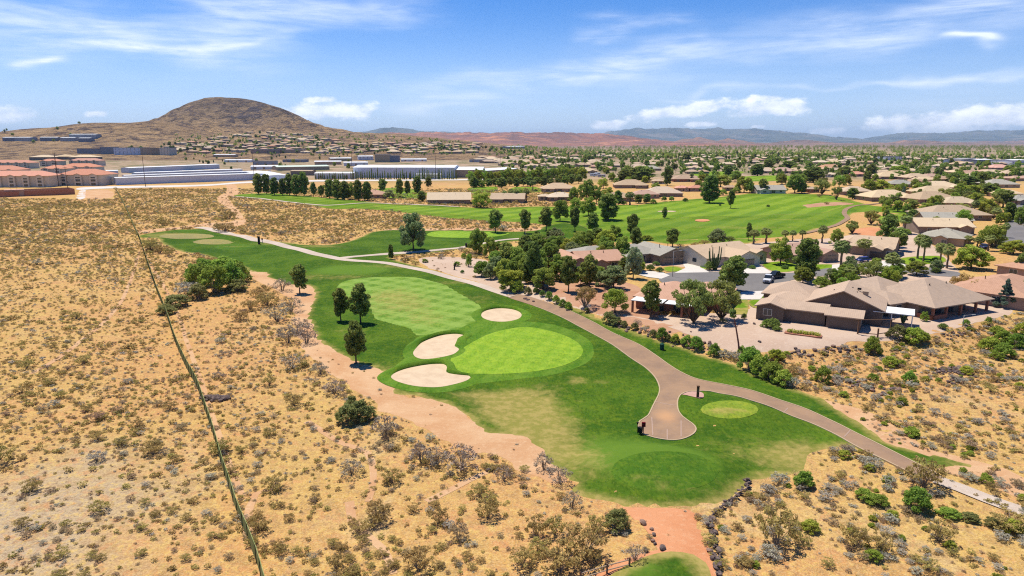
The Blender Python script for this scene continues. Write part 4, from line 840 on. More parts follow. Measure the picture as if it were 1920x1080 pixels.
def gable(mb, wb, b):
    x0, y0, w, d, h, ridge, pitch, ov = b; X0, X1, Y0, Y1 = x0 - ov, x0 + w + ov, y0 - ov, y0 + d + ov; t = .2
    if ridge == 'x':
        yc = (Y0 + Y1) / 2; hz = h - pitch * ov; hr = hz + pitch * (Y1 - Y0) / 2
        rg = lambda x: [(x, Y0, hz), (x, yc, hr), (x, Y1, hz), (x, Y1, hz - t), (x, yc, hr - t), (x, Y0, hz - t)]
        mb.loft([rg(X0), rg(X1)])
        for x in (x0, x0 + w): wb.face([(x, y0, h - .02), (x, y0 + d, h - .02), (x, y0 + d / 2, h + pitch * d / 2 - .15)])
    else:
        xc = (X0 + X1) / 2; hz = h - pitch * ov; hr = hz + pitch * (X1 - X0) / 2
        rg = lambda y: [(X0, y, hz), (xc, y, hr), (X1, y, hz), (X1, y, hz - t), (xc, y, hr - t), (X0, y, hz - t)]
        mb.loft([rg(Y0), rg(Y1)])
        for y in (y0, y0 + d): wb.face([(x0, y, h - .02), (x0 + w, y, h - .02), (x0 + w / 2, y, h + pitch * w / 2 - .15)])
    return hr
def hip(mb, b):
    x0, y0, w, d, h, ridge, pitch, ov = b; X0, X1, Y0, Y1 = x0 - ov, x0 + w + ov, y0 - ov, y0 + d + ov; hz = h - pitch * ov
    s = min(X1 - X0, Y1 - Y0) / 2; hr = hz + pitch * s; t = .2
    if X1 - X0 >= Y1 - Y0: A, B = (X0 + s, (Y0 + Y1) / 2, hr), (X1 - s, (Y0 + Y1) / 2, hr)
    else: A, B = ((X0 + X1) / 2, Y0 + s, hr), ((X0 + X1) / 2, Y1 - s, hr)
    c = [(X0, Y0, hz), (X1, Y0, hz), (X1, Y1, hz), (X0, Y1, hz)]
    if X1 - X0 >= Y1 - Y0: fs = [[c[0], c[1], B, A], [c[1], c[2], B], [c[2], c[3], A, B], [c[3], c[0], A]]
    else: fs = [[c[0], c[1], A], [c[1], c[2], B, A], [c[2], c[3], B], [c[3], c[0], A, B]]
    for f in fs: mb.face(f)
    for i in range(4):
        p, q = c[i], c[(i + 1) % 4]; mb.face([(p[0], p[1], hz - t), (q[0], q[1], hz - t), q, p])
    mb.face([(p[0], p[1], hz - t) for p in c[::-1]])
    return hr
def onface(bl, side, u, z0, w, h, out=.06):
    x0, y0, W_, D_ = bl[:4]
    if side == 'front': return (x0 + u, y0 - out, z0, x0 + u + w, y0 + .02, z0 + h)
    if side == 'back': return (x0 + u, y0 + D_ - .02, z0, x0 + u + w, y0 + D_ + out, z0 + h)
    if side == 'left': return (x0 - out, y0 + u, z0, x0 + .02, y0 + u + w, z0 + h)
    return (x0 + W_ - .02, y0 + u, z0, x0 + W_ + out, y0 + u + w, z0 + h)
def add_window(root, bl, side, u, z0, w, h):
    b = onface(bl, side, u, z0, w, h); mb = MB(); mb.box(*b); o = child('window', mb.mesh('window', M_frame), root)
    p = MB(); k = .08
    if side in ('front', 'back'):
        ys = (b[1] - .012, b[1] + .01) if side == 'front' else (b[4] - .01, b[4] + .012); n = 2 if w > 1 else 1
        for i in range(n): a = b[0] + k + (w - 2 * k) * i / n; p.box(a + (.03 if i else 0), ys[0], b[2] + k, a + (w - 2 * k) / n - (.03 if i < n - 1 else 0), ys[1], b[5] - k)
    else:
        xs = (b[0] - .012, b[0] + .01) if side == 'left' else (b[3] - .01, b[3] + .012); p.box(xs[0], b[1] + k, b[2] + k, xs[1], b[4] - k, b[5] - k)
    child('pane', p.mesh('pane', M_win), o)
def add_garage(root, bl, side, u, w, m, h=2.3):
    b = onface(bl, side, u, .02, w, h, .05); mb = MB(); n = 4
    for i in range(n):
        z0 = b[2] + (b[5] - b[2]) * i / n; mb.box(b[0], b[1], z0, b[3], b[4], z0 + (b[5] - b[2]) / n - .05)
    for i in range(6):
        if side == 'front': q = b[0] + .15 + (w - .3) * i / 6; mb.box(q, b[1] - .01, b[5] - .42, q + (w - .3) / 6 - .1, b[1] + .01, b[5] - .16, 1)
    child('garage_door', mb.mesh('garage_door', [m, M_win]), root)
def house(loc, rz, blocks, wall='tan', roof='tan', wins=(), garages=(), label=None, name='house', phrase=None, group=None, cat='house', posts=(), extras=None):
    root = empty(name, loc, rz); wb = MB(); rb = MB()
    for i, b in enumerate(blocks):
        typ = b[0]; bl = b[1:9]; x0, y0, w, d, h = bl[:5]; ins = b[9] if len(b) > 9 else (0, 0, 0, 0); hh = h - .02 - i * .004
        wb.box(x0 + ins[0], y0 + ins[1], -.6, x0 + w - ins[2], y0 + d - ins[3], hh)
        if typ == 'g': hr = gable(rb, wb, bl)
        elif typ == 'h': hr = hip(rb, bl)
        else: rb.box(x0 - .1, y0 - .1, h, x0 + w + .1, y0 + d + .1, h + .25); hr = h + .2
        wb_ = wb
    child('wall', wb.mesh('wall', MW_[wall]), root); ro = child('roof', rb.mesh('roof', MR[roof] if roof in MR else MATS[roof]), root)
    for w_ in wins: add_window(root, blocks[w_[0]][1:9], *w_[1:])
    for g in garages: add_garage(root, blocks[g[0]][1:9], g[1], g[2], g[3], g[4])
    for p in posts:
        mb = MB(); mb.box(p[0] - .22, p[1] - .22, -.5, p[0] + .22, p[1] + .22, p[2]); child('post', mb.mesh('post', MW_[p[3]] if len(p) > 3 else M_wood), root)
    for k in range(2):                      # flues and vents on the roof plane
        b = blocks[0][1:9]; x = b[0] + b[2] * (.35 + .3 * k); y = b[1] + b[3] * .36; z = b[4] + (b[3] * .36) * b[6] * .8
        mb = MB(); mb.tube((x, y, z - .4), (x, y, z + .75), .09, .09, 6); mb.tube((x, y, z + .75), (x, y, z + .85), .15, .12, 6); child('flue', mb.mesh('flue', M_dark), ro)
    if extras: extras(root)
    BLK.append((loc[0] + math.cos(rz) * 5, loc[1] + 7, 9))
    if label: tag(root, label, cat, group)
    else: autolabel(root, phrase, loc[0], loc[1], loc[2] + 2, cat, group)
    return root
def frame(a, b):
    A, B = at(*a), at(*b); return A, math.atan2(B.y - A.y, B.x - A.x), (B - A).length
NOI = (0, 0, 0, 0)
# dark brown stucco house in the foreground
A, rz, L = frame((1417, 598), (1612, 622))
def ex1(root):
    mb = MB(); mb.box(20.6, 6.4, 2.75, 27.6, 12.2, 2.9); c = child('patio_cover', mb.mesh('patio_cover', M_white), root)
    for p in ((27.3, 6.7), (27.3, 11.9), (23.8, 6.7)):
        m = MB(); m.box(p[0] - .07, p[1] - .07, -.4, p[0] + .07, p[1] + .07, 2.75); child('post', m.mesh('post', M_white), c)
    m = MB(); m.box(18.2, 11.6, 4.0, 19.2, 12.5, 5.5); m.box(18.1, 11.5, 5.5, 19.3, 12.6, 5.6); child('chimney', m.mesh('chimney', MW_['tan']), root)
    
    for x in (13.4, 14.9):
        m = MB(); m.box(x + 2.2, 14.1 - x * .1, 5.6, x + 2.9, 14.6 - x * .1, 5.95); child('roof_vent', m.mesh('roof_vent', M_dark), root)
house(A, rz, [('g', 8.0, 6.6, 14.2, 11.5, 3.3, 'y', .43, .5), ('g', 0, 0, 5.2, 6.5, 3.0, 'y', .30, .45), ('g', 4.2, .9, 8.5, 6.2, 2.9, 'x', .30, .45), ('g', 13.0, .1, L - 13.0, 5.6, 2.75, 'x', .30, .45), ('h', -1, 12.5, 10, 10, 3.2, 'x', .42, .5), ('h', 1, 8.0, 9, 7, 3.0, 'x', .30, .5)],
      'brown', 'brown', [(1, 'front', 1.3, 1.0, 1.7, 1.4), (3, 'right', 1.2, .9, 1.2, 1.7), (3, 'right', 3.0, .9, 1.2, 1.7), (0, 'right', 1.5, .9, 1.4, 1.5), (0, 'right', 4.5, .3, 1.8, 2.1), (5, 'left', 2.0, 1.0, 1.3, 1.3), (3, 'left', .6, 1.0, .01, .01)][:6], [],
      'long dark brown stucco house with tan tiled gables and a white patio cover', extras=ex1)
# large hip roofed house with brick porch
A, rz, L = frame((1748, 601), (1852, 583))
def ex2(root):
    m = MB(); m.box(-.2, -.2, -.5, 4.2, .3, .95); m.box(-.2, -.2, -.5, .3, 3.2, .95); child('porch_wall', m.mesh('porch_wall', MW_['brick']), root)
    m = MB(); m.box(-.3, -.3, -.6, L + .3, 3.4, .04); child('porch_floor', m.mesh('porch_floor', M_conc), root)
    for i in range(3): m = MB(); m.box(5.5 + i * 4, 2.92, .05, 7.2 + i * 4, 3.02, 2.1); child('glass_door', m.mesh('glass_door', M_win), root)
house(A, rz, [('h', 0, 0, L, 15.5, 3.1, 'x', .45, .7, (0, 3.2, 2.5, 0)), ('h', -2, 10, 13, 13, 3.15, 'x', .42, .6), ('h', -5, 6, 8, 9, 2.9, 'x', .33, .6)], 'taupe', 'brown', [(1, 'left', 2, 1, 1.6, 1.3), (2, 'front', 2, .9, 1.8, 1.3), (2, 'left', 3, .9, 1.8, 1.3)], [],
      'large house with a brown hip roof over a deep brick pillared porch', posts=[(.15, .15, 3, 'brick'), (4.3, .15, 3, 'brick'), (9, .15, 3, 'brick'), (14, .15, 3, 'brick'), (L - .3, .15, 3, 'brick'), (L - .3, 6, 3, 'brick')], extras=ex2)
A, rz, L = frame((1778, 562), (1925, 584))
house(A, rz, [('h', 0, 0, L, 17, 3.0, 'x', .34, .6), ('h', 3, 10, 9, 14, 3.1, 'x', .34, .6)], 'pinkish', 'pink', [(0, 'front', 3, .9, 2, 1.4), (0, 'front', 8, .9, 2, 1.4)], [], 'pinkish tiled hip roof house with bare golden trees in front, at the right edge', posts=[(L + .3, -.2, 2.9, 'brick')])
A, rz, L = frame((1868, 516), (1990, 536))
house(A, rz, [('h', 0, 0, L, 18, 3.0, 'x', .34, .6)], 'pinkish', 'pink', [(0, 'front', 3, .9, 2, 1.4)], [], 'pink tiled house behind the one with golden trees, cut by the right edge')
# house with white patio cover by the fairway
A, rz, L = frame((1192, 577), (1312, 590))
def ex3(root):
    m = MB(); m.box(.2, -4.4, 2.55, 6.9, -.45, 2.68); m.box(7.3, -4.0, 2.50, 12.8, -.45, 2.63); c = child('patio_cover', m.mesh('patio_cover', M_white), root)
    for x in (.5, 5.9, 10.9, 12.4): q = MB(); q.box(x - .2, -4.1, -.4, x + .2, -3.7, 2.5); child('post', q.mesh('post', MW_['brick']), c)
    for x in (1.5, 4.3, 8.2): q = MB(); q.box(x, -.08, .05, x + 1.9, .02, 2.1); child('glass_door', q.mesh('glass_door', M_win), root)
house(A, rz, [('h', 0, 0, L, 13, 2.9, 'x', .38, .6), ('h', L * .55, 5, 10, 12, 3.0, 'y', .36, .6)], 'brick', 'pink', [(0, 'right', 3, .9, 1.6, 1.3)], [], 'brick house with a pinkish tiled roof and white patio covers beside the fairway', extras=ex3)
A, rz, L = frame((1050, 511), (1168, 506))
house(A, rz, [('g', 6, 0, L - 6, 11, 2.9, 'x', .36, .6), ('g', 0, -3, 9, 15, 2.9, 'y', .36, .6), ('g', 9.5, -1.4, 4, 5, 2.6, 'y', .4, .3)], 'taupe', 'pink', [(1, 'front', 3, .9, 1.8, 1.3), (0, 'front', 9, .9, 2, 1.3)], [], 'house with a long pinkish brown gabled roof half hidden by pines')
A, rz, L = frame((1237, 497), (1290, 492))
house(A, rz, [('g', 0, 0, L, 15, 3.0, 'y', .34, .5), ('h', -9.5, 5, 14, 12, 2.9, 'x', .34, .5), ('g', -10, 2, 5, 8, 2.8, 'y', .36, .4), ('h', -22, 8, 14, 11, 2.9, 'x', .34, .5)], 'taupe', 'grey', [(1, 'front', 6.3, .9, 1.6, 1.3)], [(0, 'front', .9, 5.0, M_garw), (0, 'front', 6.8, 2.8, M_garw)], 'taupe house with a grey roof and two garage doors at the cul-de-sac')
A, rz, L = frame((1378, 503), (1424, 498))
house(A, rz, [('g', -7, 4, 20, 15, 3.0, 'x', .34, .5), ('g', 0, 0, L, 8, 3.0, 'y', .34, .45), ('g', L + .3, 2.6, 5.4, 7, 3.0, 'y', .34, .45)], 'cream', 'tan', [(2, 'front', 1.6, 1.0, 2.2, 1.4), (0, 'left', 4, 1, 1.8, 1.3)], [(1, 'front', 2.6, 5.0, M_garw)], 'cream house with a light tan roof, brown garage door and twin front gables')
A, rz, L = frame((1497, 497), (1570, 490))
house(A, rz, [('g', 0, 2, L * .7, 13, 2.9, 'x', .34, .5), ('g', L * .62, 0, L * .38, 14, 2.9, 'y', .36, .5)], 'pinkish', 'pink', [(0, 'front', 3, .9, 2, 1.3)], [(1, 'front', 1.4, 4.6, M_garw)], 'pinkish house with its garage gable beside a tall palm')
A, rz, L = frame((1592, 478), (1672, 485))
house(A, rz, [('g', 0, 2, L, 14, 3.0, 'x', .36, .5), ('g', L * .45, -3.6, L * .33, 9, 3.0, 'y', .36, .45), ('g', L * .79, -1.2, L * .2, 7, 3.0, 'y', .36, .45), ('g', -5, 4, 7, 12, 2.9, 'y', .36, .5)], 'taupe', 'tan', [(2, 'front', 1.0, 1, 1.6, 1.3), (3, 'front', 2.2, 1, 1.8, 1.3)], [(1, 'front', .9, 4.4, M_gard)], 'taupe house with stepped front gables and an open dark garage')
A, rz, L = frame((1722, 456), (1806, 463))
house(A, rz, [('h', 0, 0, L, 14, 3.0, 'x', .36, .5), ('g', L * .38, -2, L * .26, 8, 3.0, 'y', .4, .4)], 'tan', 'grey', [(1, 'front', 2, .9, 1.8, 1.3), (0, 'front', 2, .9, 1.8, 1.3)], [], 'tan house with a greyish roof and one small centre gable')
A, rz, L = frame((1722, 438), (1826, 440))
house(A, rz, [('g', 0, 0, L, 15, 3.0, 'x', .34, .5), ('g', L * .7, -2, L * .2, 8, 3.0, 'y', .4, .4)], 'taupe', 'cream', [(0, 'front', 3, .9, 1.8, 1.3), (0, 'front', 10, .9, 1.8, 1.3)], [], 'house with a pale beige gabled roof behind the greyish roofed one')
# houses of the middle distance
def ghouse(px0, px1, py, roof, wall, seed, phrase, depth=.7, typ='h', hgt=2.9, rot=0, **k):
    g = random.Random(seed); A, rz, L = frame((px0, py), (px1, py + rot)); D = min(L * depth, 19); L = min(L, 30)
    bl = [(typ, 0, 0, L, D, hgt, 'x', .40, .6)]; wins = [(0, 'front', L * .12, .9, 2.2, 1.4), (0, 'front', L * .5, .2, 2.8, 2.1), (0, 'front', L * .78, .9, 1.8, 1.3), (0, 'left', D * .4, .9, 1.8, 1.3)]
    if g.random() < .6: a = g.choice([.06, .6]); bl.append((g.choice('gh'), L * a, -D * .22, L * .32, D * .7, hgt - .05, 'y', .33, .5)); wins.append((1, 'front', L * .08, .9, L * .12, 1.3))
    if g.random() < .5: bl.append(('h', L * .2, D * .5, L * .7, D * .8, hgt + .1, 'x', .33, .5))
    return house(A, rz, bl, wall, roof, wins, [], phrase=phrase, **k)
GH = '''802 882 383 cream taupe long_low_house_with_a_glazed_front|920 982 381 tan taupe tan_gabled_house|1010 1034 376 cream tan narrow_hip_roofed_house|1026 1076 377 cream taupe wide_hip_roofed_house|1015 1078 360 tan tan house_with_a_wide_low_roof|1130 1188 378 tan taupe low_tan_hip_roofed_house|1188 1236 372 pink pinkish pinkish_roofed_house|
1207 1280 369 tan taupe broad_tan_roofed_house|1268 1292 359 salmon pinkish small_red_roofed_house|1294 1324 359 salmon pinkish square_red_roofed_house|1263 1313 341 brown brick house_with_a_dark_red_brown_roof|1153 1216 353 tan taupe tan_roofed_house_half_hidden_by_trees|1359 1384 358 brown taupe brown_roofed_house|
1420 1473 363 grey cream white_verandah_house|1514 1536 361 tan brick small_brick_fronted_house|1582 1636 366 tan taupe tan_house_with_a_shady_garden|1634 1728 378 cream taupe wide_cream_roofed_house|1669 1718 351 grey taupe grey_roofed_house|1738 1806 357 cream tan stepped_cream_roofed_house|1724 1808 368 cream tan long_cream_roofed_house|
1724 1800 382 tan taupe tan_hip_roofed_house|1772 1840 389 cream tan pale_hip_roofed_house|1742 1860 414 tan taupe very_large_tan_hip_roofed_house|1735 1824 423 grey taupe flat_pitched_greyish_house|1647 1700 336 cream taupe cream_roofed_house|1700 1748 338 tan taupe tan_roofed_house|1855 1912 352 grey tan greyish_roofed_house|
1866 1918 370 cream pinkish house_with_pinkish_walls|1902 1960 384 grey taupe grey_roofed_house|1450 1495 325 pink tan pinkish_roofed_house|1480 1520 325 cream cream cream_house|1420 1448 325 tan tan tan_house|1548 1570 332 cream cream bright_cream_house|1595 1625 331 salmon pinkish orange_roofed_house|1632 1650 338 salmon pinkish orange_roofed_house|
1288 1310 326 tan tan hip_roofed_house|1311 1330 326 brown tan brown_house|1186 1222 318 tan taupe long_tan_roofed_house|1205 1240 320 grey taupe grey_roofed_house|1130 1156 320 pink tan pinkish_roofed_house|1210 1262 308 cream tan large_beige_roofed_building|668 718 372 pink pinkish small_pinkish_house_among_the_dark_trees|1225 1246 345 tan cream pale_house|
1860 1900 318 salmon taupe tan_roofed_house|1885 1930 330 tan taupe tan_roofed_house|1800 1850 332 pink taupe pinkish_roofed_house|1660 1700 318 cream taupe cream_roofed_house|1775 1800 320 tan taupe tan_roofed_house|1540 1590 318 pink tan pinkish_roofed_house|1080 1120 325 cream tan cream_roofed_house|1100 1135 309 tan tan tan_roofed_house'''
for i, s in enumerate(GH.replace('\n', '').split('|')):
    a = s.split(); ghouse(float(a[0]), float(a[1]), float(a[2]), a[3], a[4], i, a[5].replace('_', ' '), typ='g' if i in (0, 1, 13, 23) else 'h')
# distant roofs: six built houses, copied along the streets
PROT = []
def proto_far(i):
    g = random.Random(100 + i); L = g.uniform(17, 24); D = g.uniform(11, 15)
    bl = [('h', -L / 2, 0, L, D, 3, 'x', .34, .6), ('hg'[i % 2], -L / 2 + (i % 3) * L * .3, -4, L * .35, D, 2.95, 'y', .34, .5)]
    return bl, ['tan', 'cream', 'pink', 'brown', 'cream', 'tan'][i], ['tan', 'cream', 'pinkish', 'taupe', 'tan', 'cream'][i], L
def far_house(i, loc, rz, label, group, sc=1):
    if i >= len(PROT) or PROT[i] is None:
        bl, rf, wl, L = proto_far(i); r = house(loc, rz, bl, wl, rf, [(0, 'front', 2, .9, 2, 1.4), (0, 'front', L * .7, .9, 2, 1.4)], [(1, 'front', .8, L * .35 - 1.6, M_garw)], label=label, group=group)
        while len(PROT) <= i: PROT.append(None)
        PROT[i] = r
    else:
        r = copy_tree(PROT[i]); r.location = loc; r.rotation_euler = (0, 0, rz); tag(r, label, 'house', group); BLK.append((loc[0], loc[1] + 6, 10))
    r.scale = (sc, sc, sc); return r
def streets(px, rowstep, colstep, rot, n, label, group, seed, jit=3, sc=1.0):
    P = [flat(*p) for p in px]; g = random.Random(seed); cx = sum(p[0] for p in P) / len(P); cy = sum(p[1] for p in P) / len(P); S = []
    for r in range(-40, 41):
        for c in range(-40, 41):
            u, v = c * colstep + g.uniform(-jit, jit), r * rowstep + g.uniform(-jit, jit); x = cx + u * math.cos(rot) - v * math.sin(rot); y = cy + u * math.sin(rot) + v * math.cos(rot)
            if float(sdf(P, np.array([x]), np.array([y]))[0]) > 0 and not blocked(x, y, 10): S.append((x, y, r))
    g.shuffle(S); S = sorted(S[:n], key=lambda a: a[1])
    for x, y, r in S: far_house(g.randrange(6), (x, y, Ht(x, y)), rot + (math.pi if r % 2 else 0) + g.uniform(-.1, .1), label, group, sc * g.uniform(.9, 1.1))
streets([(1400, 322), (1960, 330), (1960, 296), (1440, 292), (1200, 293), (1000, 292), (930, 296), (1000, 318), (1120, 318)], 36, 27, R(-12), 125, 'low tan roofed house in the distant rows before the power poles', 'distant tan roofed houses before the power poles', 5)
streets([(1640, 345), (1960, 350), (1960, 326), (1600, 326)], 34, 27, R(14), 14, 'tan roofed house in the distant rows at the right edge', 'tan roofed houses at the right edge', 6)
streets([(900, 312), (1010, 316), (1030, 299), (900, 297)], 30, 24, R(-20), 24, 'pale tiled house in the rows behind the warehouse', 'pale houses behind the warehouse', 8)
# houses up the foot of the butte
g = random.Random(44); cnt = 0; HL = []
while cnt < 130:
    px, py = g.uniform(290, 900), g.uniform(243, 288)
    if py < 274 - 26 * math.exp(-((px - 500) / 120) ** 2) - (4 if px > 690 else 0): continue
    p = at_hill(px, py)
    if p is None or p.y < 1050 or any((p.x - q[0]) ** 2 + (p.y - q[1]) ** 2 < 28 ** 2 for q in HL): continue
    HL.append((p.x, p.y)); far_house(g.randrange(6), (p.x, p.y, p.z + .4), g.uniform(-.5, .5), 'small tan or grey house on the lower slope of the butte', 'houses on the slope of the butte', g.uniform(.95, 1.35)); cnt += 1
g = random.Random(45); cnt = 0
while cnt < 190:
    px, py = g.uniform(240, 940), g.uniform(246, 288)
    if py < 274 - 24 * math.exp(-((px - 500) / 130) ** 2): continue
    p = at_hill(px, py)
    if p is None or p.y < 1000: continue
    random.seed(cnt); H = g.uniform(5, 9); tree(p, H, g.choice('DDBP'), H * 1.1, group='trees among the houses on the slope', label='small green tree among the houses on the lower slope of the butte'); cnt += 1
# ------------------------------------------------------------------ commercial and apartment buildings
M_metalroof = mat('white_metal_roof', lambda t, bs: t.mix(t.ramp(t.noise(obc(t), .15, 5), .35, .7), (.74, .74, .72), (.62, .62, .60)), .5)
M_darkrf = mat('grey_flat_roof', (.33, .31, .29)); M_greenrf = mat('pale_green_roof', (.52, .58, .48)); M_bluewall = mat('pale_blue_panel_wall', wallm((.60, .63, .69)), .7); M_greywall = mat('dark_grey_wall', wallm((.20, .21, .25)), .8)
for k, m in (('metal', M_metalroof), ('flat', M_darkrf), ('green', M_greenrf)): MR[k] = m
MW_['panel'] = M_bluewall; MW_['slate'] = M_greywall
def shed(p0, p1, depth, h, wall, roof, label, pitched=True, doors=0, cat='building', name='building', group=None, wins=0):
    A, rz, L = frame(p0, p1); root = empty(name, A, rz); wb = MB(); rb = MB(); wb.box(0, 0, -1, L, depth, h)
    if pitched: 
        bl = (0, 0, L, depth, h + .01, 'x', .09, .4); gable(rb, wb, bl)
    else:
        for q in ((-.15, -.15, L + .15, .25), (-.15, depth - .25, L + .15, depth + .15)): rb.box(q[0], q[1], h, q[2], q[3], h + .8)
        for q in ((-.15, .25, .25, depth - .25), (L - .25, .25, L + .15, depth - .25)): rb.box(q[0], q[1], h, q[2], q[3], h + .8)
        rb.box(.25, .25, h, L - .25, depth - .25, h + .2)
    child('wall', wb.mesh('wall', MW_[wall]), root); child('roof', rb.mesh('roof', MR[roof]), root)
    bb = (0, 0, L, depth)
    for i in range(doors):
        q = onface(bb, 'front', L * (i + .5) / doors - 1.5, .05, 3, min(3.2, h - .6)); m = MB(); m.box(*q); child('roller_door', m.mesh('roller_door', M_garw), root)
    nf = max(1, int(h // 3))
    for f in range(nf):
        for i in range(wins): add_window(root, bb, 'front', L * (i + .5) / wins - .8, f * 3 + .9, 1.6, 1.5)
    BLK.append((A.x + L / 2, A.y + depth / 2, max(L, depth) / 2)); tag(root, label, cat, group); return root
shed((218, 347), (494, 337), 9, 6.2, 'panel', 'metal', 'longest white storage building, nearest the dry field', True, 0)
shed((235, 338), (480, 329), 9, 4.6, 'panel', 'metal', 'white storage building in the second row'); shed((255, 331), (455, 323.5), 10, 4.0, 'panel', 'metal', 'open sided white storage row in the third row')
shed((243, 324), (412, 316), 14, 5.8, 'panel', 'metal', 'farthest white storage building'); shed((200, 327), (222, 326.5), 14, 4, 'panel', 'metal', 'small pale shed beside the storage rows')
shed((462, 330), (496, 339), 24, 4.5, 'panel', 'metal', 'white office block at the right end of the storage rows', True, 0)
shed((663, 333), (852, 333.5), 42, 10.5, 'panel', 'metal', 'long pale warehouse behind the row of cypresses', True, 0); shed((853, 333), (905, 333), 50, 8, 'tan', 'metal', 'tan end wing of the long warehouse', True, 2)
shed((590, 335), (662, 335), 20, 5.5, 'white', 'metal', 'low white unit left of the long warehouse', True, 3); shed((780, 336), (826, 336), 6, 5.0, 'white', 'metal', 'white office front against the warehouse wall', True, 0, wins=5)
shed((905, 331), (970, 326), 30, 6, 'tan', 'metal', 'tan shed behind the bright green trees'); shed((520, 320), (618, 318), 30, 4.6, 'tan', 'green', 'building with a pale green roof'); shed((545, 329), (585, 329), 16, 5, 'taupe', 'tan', 'dark walled office with a tan roof', True, wins=5)
shed((703, 305), (731, 305), 18, 13, 'tan', 'flat', 'square tan block left of the slate one', False); shed((730, 305), (750, 304), 20, 11, 'slate', 'flat', 'square slate grey block', False)
for i, (a, b, c, d, hh, w, r) in enumerate([(470, 318, 520, 25, 4, 'white', 'metal'), (590, 309, 640, 26, 5, 'tan', 'metal'), (645, 311, 690, 24, 5, 'white', 'metal'), (672, 300, 700, 26, 7, 'white', 'metal'), (752, 303, 800, 26, 4, 'white', 'metal'), (620, 302, 660, 26, 5, 'tan', 'metal'),
        (530, 307, 570, 30, 4, 'slate', 'flat'), (475, 309, 520, 26, 5, 'grey', 'flat'), (420, 305, 470, 22, 4, 'white', 'metal'), (470, 288, 525, 30, 9, 'pinkish', 'flat'), (528, 287, 570, 30, 7, 'tan', 'flat'), (860, 262, 900, 40, 8, 'tan', 'tan'), (880, 305, 925, 20, 4, 'grey', 'flat'), (400, 295, 440, 20, 5, 'tan', 'metal'),
        (670, 283, 740, 24, 5, 'taupe', 'tan'), (955, 279, 985, 30, 6, 'grey', 'metal'), (1660, 300, 1690, 20, 6, 'white', 'flat'), (1800, 308, 1828, 24, 7, 'white', 'flat'), (1832, 309, 1860, 24, 8, 'slate', 'metal'), (1866, 309, 1892, 24, 7, 'white', 'flat'), (1896, 310, 1925, 24, 8, 'white', 'metal')]):
    if b < 270: continue
    A = at(a, b); ph = {'white': 'white', 'tan': 'tan', 'slate': 'dark grey', 'grey': 'grey', 'pinkish': 'pinkish', 'taupe': 'brown'}[w] + (' low building' if hh < 6 else ' tall block')
    o = shed((a, b), (c, b - .4), d, hh, w, r, 'x', r != 'flat', 3 if hh < 6 else 0, wins=4 if hh >= 6 else 0); autolabel(o, ph, A.x, A.y, A.z, 'building')
# four storey apartment blocks below the butte
for i, (a, b, c, w) in enumerate([(145, 288, 188, 'slate'), (189, 289, 214, 'slate'), (214, 290, 264, 'panel'), (264, 290, 284, 'tan'), (284, 290.5, 300, 'taupe'), (300, 291, 318, 'cream')]):
    shed((a, b), (c, b + .4), 22, 15 if i else 11, w, 'tan' if i in (0, 4) else 'flat', f'{["longest slate", "shorter slate", "pale blue", "tan", "brown", "cream"][i]} section of the four storey apartments below the butte', False, 0, 'apartment building', wins=[6, 4, 7, 3, 3, 3][i], name='apartment_building')
for i, (a, c, b) in enumerate([(5, 28, 265), (28, 57, 265), (75, 108, 264.5), (113, 140, 265), (147, 168, 266), (130, 180, 260)]):
    p, q = at_hill(a, b), at_hill(c, b)
    if p is None or q is None: continue
    rt = empty('building', p + Vector((0, 0, -3)), math.atan2(q.y - p.y, q.x - p.x)); L = (q - p).length; wb = MB(); wb.box(0, 0, -6, L, 25, 13); rb = MB(); gable(rb, wb, (0, 0, L, 25, 13.01, 'x', .1, .5))
    child('wall', wb.mesh('wall', MW_['grey' if i % 2 else 'slate']), rt); child('roof', rb.mesh('roof', M_metalroof), rt); autolabel(rt, 'long grey industrial shed', p.x, p.y, p.z, 'building')
# salmon roofed apartments
def apt(a, b, c, d, h, label, mir=0, rot=0):
    A, rz, L = frame((a, b), (c, b + rot)); bl = [('h', 0, 0, L, d, h, 'x', .36, .8)]; n = max(2, int(L / 11)); wins = []
    for i in range(n): bl.append(('g', L * (i + .22) / n, -1.6, L * .5 / n, 8, h - .1, 'y', .34, .6)); wins += [(i + 1, 'front', 1.2, .5, L * .5 / n - 2.4, 2.0), (i + 1, 'front', 1.2, 3.5, L * .5 / n - 2.4, 2.0), (i + 1, 'front', 1.2, 6.2, L * .5 / n - 2.4, 1.2)]
    return house(A, rz, bl, 'cream', 'salmon', wins, [], label, cat='apartment building', name='apartment_building')
apt(-40, 351, 92, 20, 9.4, 'salmon roofed apartment block at the left edge behind the walled yard'); apt(108, 348, 193, 24, 9.4, 'salmon roofed apartment block beside the white storage units')
apt(-30, 333, 32, 22, 8.2, 'second row salmon apartment block at the far left'); apt(78, 330, 122, 18, 8.2, 'second row salmon apartment block with one tall pole in front', 0); apt(112, 326, 178, 20, 8.2, 'second row salmon apartment block behind the end one')
apt(-20, 316, 58, 18, 8.2, 'third row salmon apartment block at the left'); apt(75, 312, 112, 16, 8.2, 'third row small salmon apartment block'); apt(130, 311, 186, 18, 8.2, 'third row salmon apartment block at the right')
for a, b, c in ((55, 300, 96), (100, 299, 130), (130, 300, 176)): A, rz, L = frame((a, b), (c, b)); house(A, rz, [('h', 0, 0, L, 30, 6, 'x', .25, 1)], 'taupe', 'cream', [(0, 'front', 4, 1, 3, 1.6), (0, 'front', L - 9, 1, 3, 1.6)], [], phrase='wide beige roofed hall behind the salmon apartments')
A, rz, L = frame((50, 342), (72, 342)); house(A, rz, [('h', 0, 0, L, 6, 2.6, 'x', .5, .5)], 'cream', 'salmon', [], [], 'tiny salmon roofed gatehouse between the apartment rows')
